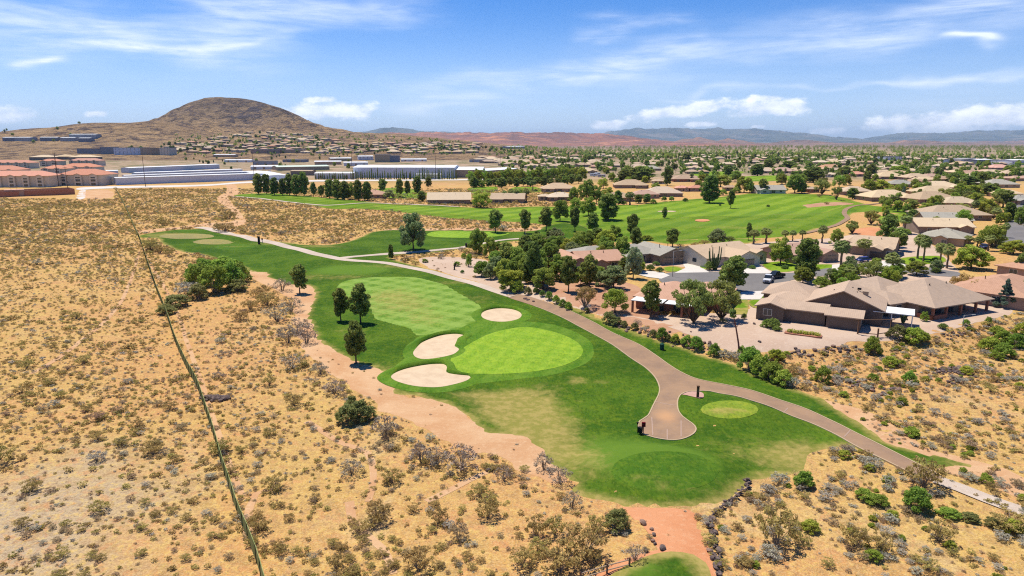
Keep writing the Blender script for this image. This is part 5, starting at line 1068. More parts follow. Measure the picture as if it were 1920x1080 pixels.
# walled compound
A, rz, L = frame((-60, 372), (141, 364.5)); rt = empty('walled_yard', A, rz); M_redwall = mat('red_block_wall', wallm((.36, .16, .10)), .95)
m = MB(); D = 20
for q in ((0, 0, L, .3), (0, D, L, D + .3), (L - .3, .3, L, D)): m.box(q[0], q[1], -.6, q[2], q[3], 3.4 if q[1] == 0 else 3.6)
child('wall', m.mesh('wall', M_redwall), rt); m = MB(); m.box(.2, .3, -.3, L - .3, D, .06); child('floor', m.mesh('floor', M_conc), rt)
tag(rt, 'red brown block wall round the bare yard at the left edge', 'walled yard')
A, rz, L = frame((9, 369.5), (46, 368)); rt = house(A + Vector((0, 0, 0)), rz, [('f', 0, .5, L, 7, 4.4, 'x', .1, .2)], 'pinkish', 'salmon', [], [], 'small flat roofed pump house inside the walled yard', name='pump_house', cat='pump house')
# ------------------------------------------------------------------ poles, lamps
M_pole = mat('creosoted_pole_wood', (.075, .05, .04), .95); M_steel = mat('grey_steel', (.30, .29, .28), .5)
def pole(px, pyb, pyt, arms=2, label=None, r=.26, m=None, **k):
    p = at(px, pyb); s = mpp(p); H = (pyb - pyt) * s; rt = empty('utility_pole', p, R(20)); mb = MB(); mb.tube((0, 0, -.5), (0, 0, H), r, r * .6, 8); child('pole', mb.mesh('pole', m or M_pole, True, True), rt)
    for i in range(arms):
        z = H - .8 - i * 1.6; mb = MB(); mb.box(-1.5, -.22, z, 1.5, -.08, z + .18); c = child('crossarm', mb.mesh('crossarm', m or M_pole), rt)
        for x in (-1.35, 0.55, 1.35): q = MB(); q.tube((x, -.15, z + .18), (x, -.15, z + .45), .07, .04, 6); child('insulator', q.mesh('insulator', M_steel), c)
    if label: tag(rt, label, 'utility pole', k.get('group'))
    else: autolabel(rt, 'tall bare wooden utility pole', p.x, p.y, H / 2, 'utility pole', 'utility poles across the town')
    return rt
PL = [(110, 349, 287, 1, .42), (127.5, 357, 313, 2, .24), (273, 350, 288, 1, .24), (477, 338, 286, 1, .24), (661, 337, 286, 1, .24), (817, 336, 287, 1, .24), (938, 320, 290, 1, .22), (1056, 312, 281, 1, .24), (1096, 330, 296, 1, .22), (1182, 319, 275, 2, .24), (1267, 325, 285, 1, .2), (388, 296, 274, 1, .3),
      (1645, 310, 283, 2, .3), (1703, 308, 281, 2, .3), (1757, 310, 280, 1, .3), (1714, 292, 273, 1, .3), (1802, 306, 281, 1, .3), (1854, 303, 284, 1, .3), (1898, 306, 283, 1, .3), (1447, 310, 285, 1, .25), (1512, 311, 287, 1, .25), (1113, 289, 272, 1, .5), (1153, 290, 272, 1, .5), (1343, 290, 277, 1, .5), (1587, 292, 279, 1, .5), (600, 292, 280, 1, .4)]
WP = []
for a in PL: pole(a[0], a[1], a[2], a[3], r=a[4]); WP.append(a)
def lamp(px, pyb, pyt, label):
    p = at(px, pyb); s = mpp(p); H = (pyb - pyt) * s; rt = empty('street_lamp', p); mb = MB(); mb.tube((0, 0, -.4), (0, 0, H), .09, .05, 8); child('pole', mb.mesh('pole', M_steel, True, True), rt)
    m2 = MB(); m2.tube((0, 0, H - .1), (1.7, 0, H + .1), .05, .035, 6); m2.box(1.5, -.14, H, 2.2, .14, H + .12); child('lamp_head', m2.mesh('lamp_head', M_steel), rt); tag(rt, label, 'street lamp')
lamp(1261, 519, 470, 'thin steel street lamp in front of the double garage'); lamp(1805, 612, 590, 'thin steel lamp post on the yard below the brick porch')
# ------------------------------------------------------------------ vehicles
M_tyre = mat('tyre_rubber', (.015, .015, .015), .9); M_rim = mat('wheel_rim', (.45, .45, .46), .35); M_glass = mat('car_glass', (.02, .025, .03), .08, spec=.7); M_lampg = mat('headlight_glass', (.8, .8, .78), .2, spec=.6); M_tail = mat('tail_light', (.35, .02, .02), .3)
def paint(n, c): return mat('paint_' + n, c, .3, spec=.5)
def car(loc, rz, style, col, label, colname, cat=None, group=None):
    pm = paint(colname, col); name = {'pickup': 'pickup_truck', 'sedan': 'parked_car', 'trailer': 'travel_trailer', 'van': 'camper_van'}[style]; rt = empty(name, loc, rz); mb = MB(); gl = MB()
    if style in ('pickup', 'sedan'):
        L = 5.6 if style == 'pickup' else 4.6; w = .95; zb = .42; hb = 1.12 if style == 'pickup' else .88; rh = 1.85 if style == 'pickup' else 1.42
        # body from side profile, narrowed at nose and tail
        prof_ = [(-L / 2, zb, .9), (-L / 2 + .15, hb - .08, .93), (-L / 2 + 1.2, hb, 1), (0, hb, 1), (L / 2 - .3, hb - .02, .98), (L / 2, zb + .25, .93)]
        xs = [-L / 2, -L / 2 + .12, -L / 2 + .9, 0, L / 2 - .5, L / 2 - .06, L / 2]; tops = [hb - .35, hb - .12, hb - .02, hb, hb, hb - .05, hb - .2]; ws = [.86, .92, w, w, w, .93, .88]
        mb.loft([[(x, -q, zb), (x, -q, t * .72), (x, -q * .94, t), (x, q * .94, t), (x, q, t * .72), (x, q, zb)] for x, t, q in zip(xs, tops, ws)])
        c0, c1 = (-1.25, 1.0) if style == 'pickup' else (-1.35, 1.75)
        cab = [(c0, .86, hb - .03, hb + .02), (c0 + .62, .74, hb - .03, rh), (c1 - .35, .74, hb - .03, rh), (c1, .84, hb - .03, hb + .05)]
        gl.loft([[(x, -.9, z0), (x, -q, z1), (x, q, z1), (x, .9, z0)] for x, q, z0, z1 in cab]); 
        rf = MB(); rf.box(c0 + .6, -.74, rh - .01, c1 - .33, .74, rh + .05)
        if style == 'pickup':
            bed = MB(); bed.box(1.25, -.78, hb + .004, L / 2 - .15, .78, hb + .012)
            child('bed', bed.mesh('bed', M_dark), rt)
        child('body', mb.mesh('body', pm, True), rt); child('window', gl.mesh('window', M_glass, True), rt); child('roof', rf.mesh('roof', pm), rt); wx = (-L / 2 + .95, L / 2 - 1.05); wr = .38 if style == 'pickup' else .32
        for y in (-.72, .72):
            q = MB(); q.box(-L / 2 - .02, y - .16, .68, -L / 2 + .06, y + .16, .86); child('headlight', q.mesh('headlight', M_lampg), rt)
            q = MB(); q.box(L / 2 - .06, y - .12, .68, L / 2 + .02, y + .12, .95); child('tail_light', q.mesh('tail_light', M_tail), rt)
        q = MB(); q.box(-L / 2 - .03, -.5, .55, -L / 2 + .02, .5, .85); child('grille', q.mesh('grille', M_dark), rt)
    else:
        L = 8 if style == 'trailer' else 6.5; w = 1.2; wr = .36
        mb.loft([[(x, -q, z0), (x, -q, z1 - .15), (x, -q * .9, z1), (x, q * .9, z1), (x, q, z1 - .15), (x, q, z0)] for x, q, z0, z1 in [(-L / 2, 1.1, 1.2, 2.5), (-L / 2 + .5, w, .6, 3.1), (L / 2 - .2, w, .6, 3.1), (L / 2, 1.15, .8, 2.9)]]); child('body', mb.mesh('body', pm, True), rt)
        for x in (-2, .4, 2): q = MB(); q.box(x, -1.23, 1.6, x + 1.0, 1.23, 2.3); child('window', q.mesh('window', M_glass), rt)
        wx = (.2, 1.1) if style == 'trailer' else (-2, 1.9)
    for x in wx:
        for y in (-.9, .9):
            q = MB(); q.tube((x, y - .12, wr), (x, y + .12, wr), wr, wr, 14); wh = child('wheel', q.mesh('wheel', M_tyre), rt); q = MB(); q.tube((x, y - .135, wr), (x, y + .135, wr), wr * .55, wr * .55, 10); child('rim', q.mesh('rim', M_rim), wh)
    if label: tag(rt, label, cat or ('truck' if style == 'pickup' else 'car'), group)
    return rt
def wz(v, z=.1): return Vector((v.x, v.y, v.z + z))
car(wz(at(1440, 529)), R(62), 'pickup', (.62, .62, .62), 'white pickup truck parked in the cul-de-sac facing the camera', 'white'); car(wz(at(1454, 522)), R(30), 'pickup', (.025, .03, .035), 'black pickup truck parked right behind the white one', 'black')
car(wz(at(1617, 491)), R(20), 'sedan', (.05, .08, .28), 'blue car parked in the driveway beside a palm', 'blue'); car(wz(at(1594, 514)), R(15), 'sedan', (.62, .62, .62), 'white car on the street behind the leafy bushes', 'white'); car(wz(at(1845, 466)), R(70), 'sedan', (.04, .06, .16), 'dark blue car under the trees by the right hand street', 'navy')
for i, (x, y, st, c) in enumerate([(930, 344, 'trailer', 'white'), (961, 343, 'trailer', 'white'), (973, 344, 'van', 'white'), (984, 344, 'trailer', 'grey'), (1001, 343, 'trailer', 'white'), (1062, 339, 'van', 'white'), (1113, 331, 'trailer', 'white'), (1128, 333, 'trailer', 'grey'), (1120, 329, 'van', 'white'), (1340, 321, 'sedan', 'white'), (620, 338, 'sedan', 'red'), (707, 337, 'sedan', 'white'),
        (530, 336, 'sedan', 'grey'), (520, 329, 'sedan', 'white'), (540, 327, 'sedan', 'navy'), (505, 322, 'sedan', 'white'), (812, 336.5, 'sedan', 'white')]):
    p = at(x, y); cc = {'white': (.66, .66, .66), 'grey': (.3, .31, .33), 'red': (.4, .04, .03), 'navy': (.04, .06, .16)}[c]; o = car(wz(p), R(random.uniform(-15, 15)), st, cc, None, c)
    autolabel(o, {'trailer': c + ' travel trailer parked', 'van': c + ' camper van parked', 'sedan': 'small ' + c + ' car parked'}[st], p.x, p.y, p.z, {'trailer': 'trailer', 'van': 'van', 'sedan': 'car'}[st])
# golf cart
p = at(1008, 445.5); rt = empty('golf_cart', wz(p), R(186)); mb = MB()
mb.loft([[(x, -.6, z0), (x, -.6, z1), (x, .6, z1), (x, .6, z0)] for x, z0, z1 in [(-1.35, .35, .75), (-1.0, .25, .95), (-.45, .25, .62), (.2, .25, .45), (.9, .3, .8), (1.2, .35, .75)]]); child('body', mb.mesh('body', paint('cartblue', (.08, .13, .20)), True), rt)
mb = MB(); mb.loft([[(-.95, -.66, 1.86), (-.95, .66, 1.86), (.8, .66, 1.9), (.8, -.66, 1.9)], [(-.9, -.6, 1.98), (-.9, .6, 1.98), (.75, .6, 2.0), (.75, -.6, 2.0)]]); child('roof', mb.mesh('roof', paint('cream', (.62, .60, .52))), rt)
mb = MB(); mb.box(-.35, -.55, .62, .25, .55, .85); mb.box(-.5, -.55, .8, -.35, .55, 1.3); child('seat', mb.mesh('seat', paint('seat', (.5, .48, .42))), rt)
for x, y in ((-.85, -.58), (-.85, .58), (.85, -.55), (.55, .58)): q = MB(); q.tube((x, y, .6), (x * .9, y, 1.88), .03, .03, 5); child('post', q.mesh('post', M_dark), rt)
for x in (-.85, .85):
    for y in (-.5, .5): q = MB(); q.tube((x, y - .1, .24), (x, y + .1, .24), .24, .24, 12); child('wheel', q.mesh('wheel', M_tyre), rt)
tag(rt, 'blue golf cart with a cream roof on the cart path below three pines', 'golf cart')
# ------------------------------------------------------------------ fence along the left property line
FX = [(218, 358), (228, 376), (240, 400), (245, 412), (262, 450), (275, 490), (292, 540), (312, 592), (332, 650), (350, 690), (370, 727), (385, 770), (402, 822), (415, 870), (430, 915), (446, 965), (466, 1014), (482, 1055), (490, 1082), (500, 1120), (515, 1180)]
FP = spline([tuple(at(*p)[:2]) for p in FX], 2.4, False); rt = empty('mesh_fence', (0, 0, 0)); mb = MB(); hf = 1.7
for i in range(len(FP) - 1):
    a, b = FP[i], FP[i + 1]; za, zb = float(Hn(*a)), float(Hn(*b)); sag = .06 * math.sin(i * 1.9); dx, dy = b[0] - a[0], b[1] - a[1]; l = math.hypot(dx, dy); n = (-dy / l * .03, dx / l * .03)
    for s in (1, -1):
        q = [(a[0] + s * n[0], a[1] + s * n[1], za + .06), (b[0] + s * n[0], b[1] + s * n[1], zb + .06), (b[0] + s * n[0], b[1] + s * n[1], zb + hf + sag), (a[0] + s * n[0], a[1] + s * n[1], za + hf - sag * .5)]; mb.face(q if s < 0 else q[::-1])
    mb.face([(a[0] - n[0], a[1] - n[1], za + hf - sag * .5), (a[0] + n[0], a[1] + n[1], za + hf - sag * .5), (b[0] + n[0], b[1] + n[1], zb + hf + sag), (b[0] - n[0], b[1] - n[1], zb + hf + sag)])
child('mesh_panel', mb.mesh('mesh_panel', mat('green_windscreen_mesh', lambda t, bs: t.mix(t.ramp(t.noise(pos(t), .8, 5, .7), .35, .65), (.19, .22, .075), (.29, .30, .12)), .9)), rt)
for i in range(0, min(len(FP), 120)):
    a = FP[-1 - i] if len(FP) > i else None
    if i >= 100: break
    z = float(Hn(*a)); q = MB(); q.tube((a[0] - .07, a[1], z - .3), (a[0] - .07, a[1], z + hf + .12), .03, .03, 6); child('post', q.mesh('post', M_dark), rt)
tag(rt, 'low green mesh fence running through the desert from the town to the bottom edge', 'fence')
# small course furniture
def simple(name, px, py, parts, label, cat, rz=0, z=0):
    rt = empty(name, at(px, py) + Vector((0, 0, z)), rz)
    for nm, fn, m in parts: mb = MB(); fn(mb); child(nm, mb.mesh(nm, m), rt)
    tag(rt, label, cat); return rt
M_bin = mat('dark_green_plastic', (.02, .07, .045), .5); M_redp = mat('maroon_paint', (.12, .012, .015), .5); M_sign = mat('brown_sign_wood', (.09, .045, .025), .8)
def cyl(a, b, r0, r1=None, n=14): return lambda mb: mb.tube(a, b, r0, r0 if r1 is None else r1, n)
def bx(*a): return lambda mb: mb.box(*a)
simple('litter_bin', 1241, 656, [('body', cyl((0, 0, 0), (0, 0, 1.1), .36, .40), M_bin), ('lid', cyl((0, 0, 1.1), (0, 0, 1.3), .44, .2), M_bin), ('rim', cyl((0, 0, .2), (0, 0, .26), .42), M_dark)], 'dark green litter bin on the grass right of the cart path', 'litter bin')
simple('ball_washer', 1206, 814, [('post', cyl((0, 0, 0), (0, 0, 1.3), .05), M_dark), ('washer_box', bx(-.22, -.14, 1.05, .24, .14, 1.65), M_redp), ('handle', cyl((-.75, 0, .1), (-.75, 0, 1.55), .045), M_dark), ('basket', cyl((-.4, 0, .25), (-.4, 0, .95), .3, .34), M_dark), ('cup', cyl((-.78, 0, 1.4), (-.78, 0, 1.65), .08, .16), M_dark)], 'maroon ball washer with a black waste basket at the edge of the path turnaround', 'ball washer')
simple('tee_sign', 1308, 746, [('post', bx(-.16, -.14, -.1, .16, .14, 1.75), M_sign), ('cap', bx(-.2, -.18, 1.75, .2, .18, 1.83), M_sign), ('panel', bx(-.13, -.17, .9, .13, -.15, 1.5), mat('sign_face', (.15, .10, .06)))], 'square brown timber tee post in the pink bed beside the small round tee', 'sign post')
sheet('dirt', wpoly([(1279, 741), (1290, 736), (1306, 735), (1318, 738), (1319, 746), (1312, 748), (1300, 745), (1288, 742)], .5), .8, .10, mat('pink_gravel', dirtm((.46, .28, .22), (.42, .24, .18), (.52, .36, .28))))
simple('tee_sign', 486, 458, [('post', bx(-.35, -.3, 0, .35, .3, 2.6), M_dark), ('cap', bx(-.45, -.4, 2.6, .3, .3, 2.9), M_dark)], 'tall dark timber tee post beside the far end of the cart path', 'sign post')
simple('ball_washer', 492, 456, [('post', cyl((0, 0, 0), (0, 0, 1.5), .12), M_steel), ('washer_box', bx(-.2, -.2, 1.2, .2, .2, 1.9), M_redp)], 'slim ball washer right of the tall dark tee post', 'ball washer')
simple('litter_bin', 875, 463.5, [('body', cyl((0, 0, 0), (0, 0, 1.3), .5, .55), M_dark), ('lid', cyl((0, 0, 1.3), (0, 0, 1.5), .58, .3), M_dark)], 'black litter bin where the branch path passes the first bushy trees', 'litter bin')
for (x, y, t) in [(962, 389 + 64, 'thin flag stick near the golf cart'), (985, 444, 'thin flag stick beside two pines'), (1171, 396, 'distant flag stick on the far fairway')]:
    pass
def stick(px, py, label, h=2.2, col=(.6, .55, .4)): simple('flag_stick', px, py, [('pole', cyl((0, 0, 0), (0, 0, h), .04, .03, 6), mat('stick_paint', (.55, .52, .42))), ('flag', bx(0, -.01, h - .45, .6, .01, h - .05), mat('flag_cloth', (.65, .55, .20)))], label, 'flag stick')
stick(985, 446, 'thin flag stick standing beside the twin trunked pine', 2.6); stick(1194, 394, 'tiny flag stick on the far fairway', 2.6)
# metal figure in the gravel yard (a slim dark silhouette sculpture)
def fig(mb):
    for P, rr in [([(0, 0, .02), (-.10, 0, .55), (.02, 0, .95), (.28, 0, 1.45), (.22, 0, 1.75)], [.10, .12, .2, .28, .22]), ([(.22, 0, 1.7), (.20, 0, 2.0), (.24, 0, 2.25)], [.12, .18, .14]), ([(.24, 0, 1.6), (-.15, 0, 1.3), (-.38, 0, 1.5)], [.1, .08, .05]), ([(.28, 0, 1.5), (.62, 0, 1.7), (.6, 0, 1.95)], [.1, .07, .05]), ([(.02, 0, .95), (.12, .1, .5), (.05, .1, .02)], [.2, .11, .09])]: mb.chain([Vector(p) for p in P], rr, 8)
simple('garden_sculpture', 852, 506, [('figure', fig, M_dark), ('base', bx(-.4, -.3, -.1, .5, .3, .05), M_dark)], 'slim dark standing figure sculpture on the pink gravel yard', 'sculpture')
# rail fence at the bottom
rt = empty('rail_fence', at(1100, 1085)); o0 = at(1100, 1085); PTS = [at(1088, 1096), at(1138, 1074), at(1180, 1061)]
for p in PTS: q = MB(); q.box(p.x - o0.x - .07, p.y - o0.y - .07, -.3, p.x - o0.x + .07, p.y - o0.y + .07, 1.15); child('post', q.mesh('post', M_wood), rt)
for a, b in ((0, 1), (1, 2)):
    for z in (.95, .5):
        va, vb = PTS[a] - o0, PTS[b] - o0; q = MB(); q.tube((va.x, va.y, z), (vb.x, vb.y, z), .055, .05, 7); child('rail', q.mesh('rail', mat('pale_rail_wood', (.38, .27, .18))), rt)
tag(rt, 'two rail wooden fence beside the near tee at the bottom edge', 'fence')
# timber frame on the terrace
p = at(1608, 626); A, rz, L = frame((1608, 626), (1668, 630)); rt = empty('timber_frame', A, rz)
for x, y, h in ((0, 0, 2.7), (L * .52, -1.2, 1.4), (L, 0, 2.7)): q = MB(); q.box(x - .11, y - .11, -.4, x + .11, y + .11, h); child('post', q.mesh('post', M_wood), rt)
for (a, b) in (((-.5, 0, 2.75), (L + .6, 0, 2.75)), ((0, -.1, .25), (L * .52, -1.2, .25)), ((L * .52, -1.2, .35), (L, 0, .35))): q = MB(); q.tube(a, b, .09, .09, 6); child('beam', q.mesh('beam', M_wood), rt)
tag(rt, 'dark timber frame with a long top beam below the brown stucco house', 'timber frame')
# dead agave stalk and giant cactus
def stalk(mb):
    mb.chain([Vector((0, 0, -.2)), Vector((-.35, 0, 2.2)), Vector((-.9, .1, 4.8)), Vector((-1.5, .1, 7.0))], [.17, .15, .13, .08], 8)
    for z, s in ((5.0, 1), (5.5, -1), (6.0, 1)): mb.tube((-.95 - (z - 5) * .3, .1, z), (-.95 - (z - 5) * .3 + s * .7, .1, z + .8), .05, .03, 5)
rt = simple('agave_stalk', 1387, 662, [('stalk', stalk, mat('dry_red_stalk', (.27, .10, .075)))], 'tall leaning reddish dead agave stalk at the edge of the gravel yard', 'agave stalk')
hd = leafmesh('seed_head', [(-1.6, .1, 7.2), (-1.7, .1, 7.8)], [.55, .6], 260, .3, ML['D'], 3); child('seed_head', hd, rt)
M_cact = mat('cactus_green', lambda t, bs: t.mix(t.ramp(t.noise(obc(t), 2, 4), .35, .7), (.07, .105, .04), (.13, .16, .065)), .8)
def cactus(mb):
    for i in range(13):
        a = i * 2.399; r = .35 + .13 * (i % 5); H = 7.6 - (i % 4) * 1.1 - r; x, y = r * math.cos(a), r * math.sin(a); mb.chain([Vector((x * .4, y * .4, -.1)), Vector((x, y, 1.2)), Vector((x * 2.0, y * 1.7, 3.0)), Vector((x * 2.3, y * 2.0, H * .92))], [.2, .21, .2, .11], 8)
simple('columnar_cactus', 1341, 506, [('stem', cactus, M_cact)], 'giant many armed columnar cactus in front of the cream house', 'cactus')
def aloe(mb):
    for i in range(9): a = i * 2.4; mb.chain([Vector((.1 * math.cos(a), .1 * math.sin(a), 0)), Vector((.5 * math.cos(a), .4 * math.sin(a), 1.2)), Vector((.7 * math.cos(a), .5 * math.sin(a), 2.2 - .1 * i))], [.15, .15, .08], 6)
simple('columnar_cactus', 1693, 606, [('stem', aloe, M_cact)], 'cluster of green cactus columns at the corner of the white patio cover', 'cactus')
# cypress row before the warehouse
for i in range(64):
    x = 593 + i * 4.15 + random.uniform(-1.2, 1.2)
    if 652 < x < 658: continue
    p = at(x, 336.5); tree(p, random.uniform(7, 12.5) if x > 660 else random.uniform(5, 8), 'C', random.uniform(1.3, 1.9), group='pencil cypresses in a row before the warehouse', label='slim dark pencil cypress in the row before the long pale warehouse')
# ------------------------------------------------------------------ scattered town trees
scatter([(930, 330), (1400, 322), (1960, 335), (1960, 294), (1400, 289), (940, 291)], 300, 'DPBBYLBD', 6, 11, 'trees among the distant tan rooftops', 'small %s among the distant tan rooftops', 'tree', 11)
scatter([(1130, 355), (1420, 345), (1900, 352), (1900, 326), (1420, 318), (1130, 325)], 95, 'DBYBLF', 5, 10, 'trees in the gardens beyond the golf course', 'garden %s beyond the golf course', 'tree', 12)
scatter([(1640, 420), (1920, 470), (1960, 380), (1800, 345), (1650, 350)], 84, 'DBYLBFM', 4.5, 9, 'trees between the houses at the right', '%s between the houses at the right of the golf course', 'tree', 13)
scatter([(-40, 292), (170, 292), (130, 276), (-40, 276)], 70, 'BYLBD', 7, 11, 'leafy trees behind the salmon apartments', 'leafy %s behind the salmon apartments', 'tree', 14)
scatter([(-30, 350), (190, 347), (190, 341), (-30, 343)], 26, 'BGDB', 4, 6.5, 'shrubby trees in front of the salmon apartments', 'low %s in front of the salmon apartments', 'tree', 15)
scatter([(400, 320), (700, 318), (720, 296), (330, 298)], 40, 'DBYD', 4, 7, 'trees among the workshops', '%s among the workshops left of the warehouse', 'tree', 16)
scatter([(880, 520), (1000, 545), (1180, 560), (1200, 520), (1120, 470), (1040, 455), (920, 470)], 52, 'BDBG', 3.5, 7, 'small trees in the gardens by the cart path', 'small garden %s near the cart path', 'tree', 17)
scatter([(1440, 555), (1700, 545), (1760, 520), (1560, 515)], 14, 'GBL', 3, 5, 'bushy trees behind the brown stucco house', 'bushy %s behind the dark brown stucco house', 'tree', 18)
# ------------------------------------------------------------------ bushes
ML.update({'C': leafm('creosote_foliage', (.24, .19, .055), (.44, .35, .11), .3, .32), 'S': leafm('sage_foliage', (.26, .24, .17), (.44, .41, .30), .3, .1), 'T': leafm('bare_twig_foliage', (.20, .165, .11), (.36, .30, .21), .3, .1),
           'K': leafm('dark_scrub_foliage', (.16, .17, .05), (.32, .33, .11)), 'H': leafm('clipped_hedge_foliage', (.09, .15, .03), (.19, .28, .06)), 'g': leafm('straw_grass', (.46, .34, .13), (.66, .52, .24), .3, .2), 'N': leafm('bursage_foliage', (.23, .165, .09), (.41, .31, .17), .3, .3)})
BP = {}
def twigs(mb, n, h, r, g, w=.018):
    for i in range(n):
        a = g.uniform(0, 6.28); s = g.uniform(.2, 1) * r; z = h * g.uniform(.6, 1); b = Vector((.08 * math.cos(a), .08 * math.sin(a), -.05)); m = Vector((s * .45 * math.cos(a), s * .45 * math.sin(a), z * .55)); e = Vector((s * math.cos(a + .2), s * math.sin(a + .2), z))
        mb.tube(b, m, w, w * .8, 3, cap=False); mb.tube(m, e, w * .8, w * .3, 3, cap=False)
def bush_mesh(kind, v, small=False):
    if kind == 'G': kind = 'W'
    key = (kind, v, small)
    if key in BP: return BP[key]
    g = random.Random(hash((ord(kind), v, 7)) & 0xffff); cs = []; rs = []; H = 2.0
    dense = kind in 'WYHKL'
    if kind == 'H':
        for i in range(14): a = i * 2.399; q = (i + .5) / 14; r = .75 * math.sqrt(q); cs.append((r * math.cos(a), r * math.sin(a), .55 + .75 * (1 - q))); rs.append(.5)
        lf = leafmesh('foliage', cs, rs, 1500, .16, ML['H'], v, .5)
    elif dense:
        for i in range(18): a = i * 2.399; q = (i + .5) / 18; r = 1.0 * math.sqrt(q); cs.append((r * math.cos(a), r * math.sin(a), .35 + 1.3 * (1 - q ** 1.5) * g.uniform(.75, 1.1))); rs.append(g.uniform(.28, .45))
        lf = leafmesh('foliage', cs, rs, 2200, .15, ML[kind], v, .6, 1.5)
    elif small:
        n = {'C': 90, 'S': 80, 'T': 60, 'g': 46, 'N': 80, 'Y': 90}.get(kind, 80)
        for i in range(9): a = i * 2.399; q = (i + .5) / 9; r = .85 * math.sqrt(q); cs.append((r * math.cos(a), r * math.sin(a), .25 + (1.25 if kind in 'CT' else .95) * g.uniform(.3, 1) * (1 - .4 * q))); rs.append(g.uniform(.3, .5))
        lf = leafmesh('foliage', cs, rs, n, .34 if kind != 'g' else .26, ML[kind], v, .4, 1.7 if kind != 'g' else 2.4)
    else:
        for i in range(34): a = i * 2.399; q = (i + .5) / 34; r = 1.15 * math.sqrt(q); cs.append((r * math.cos(a), r * math.sin(a), .3 + 1.5 * g.uniform(.25, 1) * (1 - .3 * q))); rs.append(g.uniform(.16, .30))
        lf = leafmesh('foliage', cs, rs, 1100 if kind != 'T' else 560, .12, ML[kind], v, .6, 1.9)
    mb = MB(); twigs(mb, 26 if not small else 10, 1.7, 1.05, g, .018 if not small else .03); st = mb.mesh('stems', M_twig)
    BP[key] = (lf, st); return BP[key]
BN = {'G': ('green_bush', 'bush', 'leafy green bush'), 'Y': ('yellow_bush', 'bush', 'yellow green flowering bush'), 'H': ('clipped_shrub', 'shrub', 'round clipped dark green shrub'), 'K': ('scrub_bush', 'bush', 'dark olive scrub bush'), 'C': ('creosote_bush', 'bush', 'open olive brown desert bush'),
      'S': ('sage_bush', 'bush', 'pale grey sage bush'), 'T': ('twiggy_bush', 'bush', 'bare twiggy desert bush'), 'L': ('light_bush', 'bush', 'light green bush'), 'N': ('bursage_shrub', 'shrub', 'small grey brown shrub'), 'g': ('grass_tuft', 'grass tuft', 'straw coloured grass tuft')}
def bush(p, H, W, kind, label=None, group=None, small=False):
    v = random.randrange(3); lf, st = bush_mesh(kind, v, small); nm, cat, ph = BN[kind]; e = empty(nm, (p[0], p[1], p[2] - .03), random.uniform(0, 6.28)); e.scale = (W / 2.4, W / 2.4, H / 2.0)
    child('foliage', lf, e); child('stems', st, e)
    if label: tag(e, label, cat, group)
    else: autolabel(e, ph, p[0], p[1], p[2], cat)
    return e
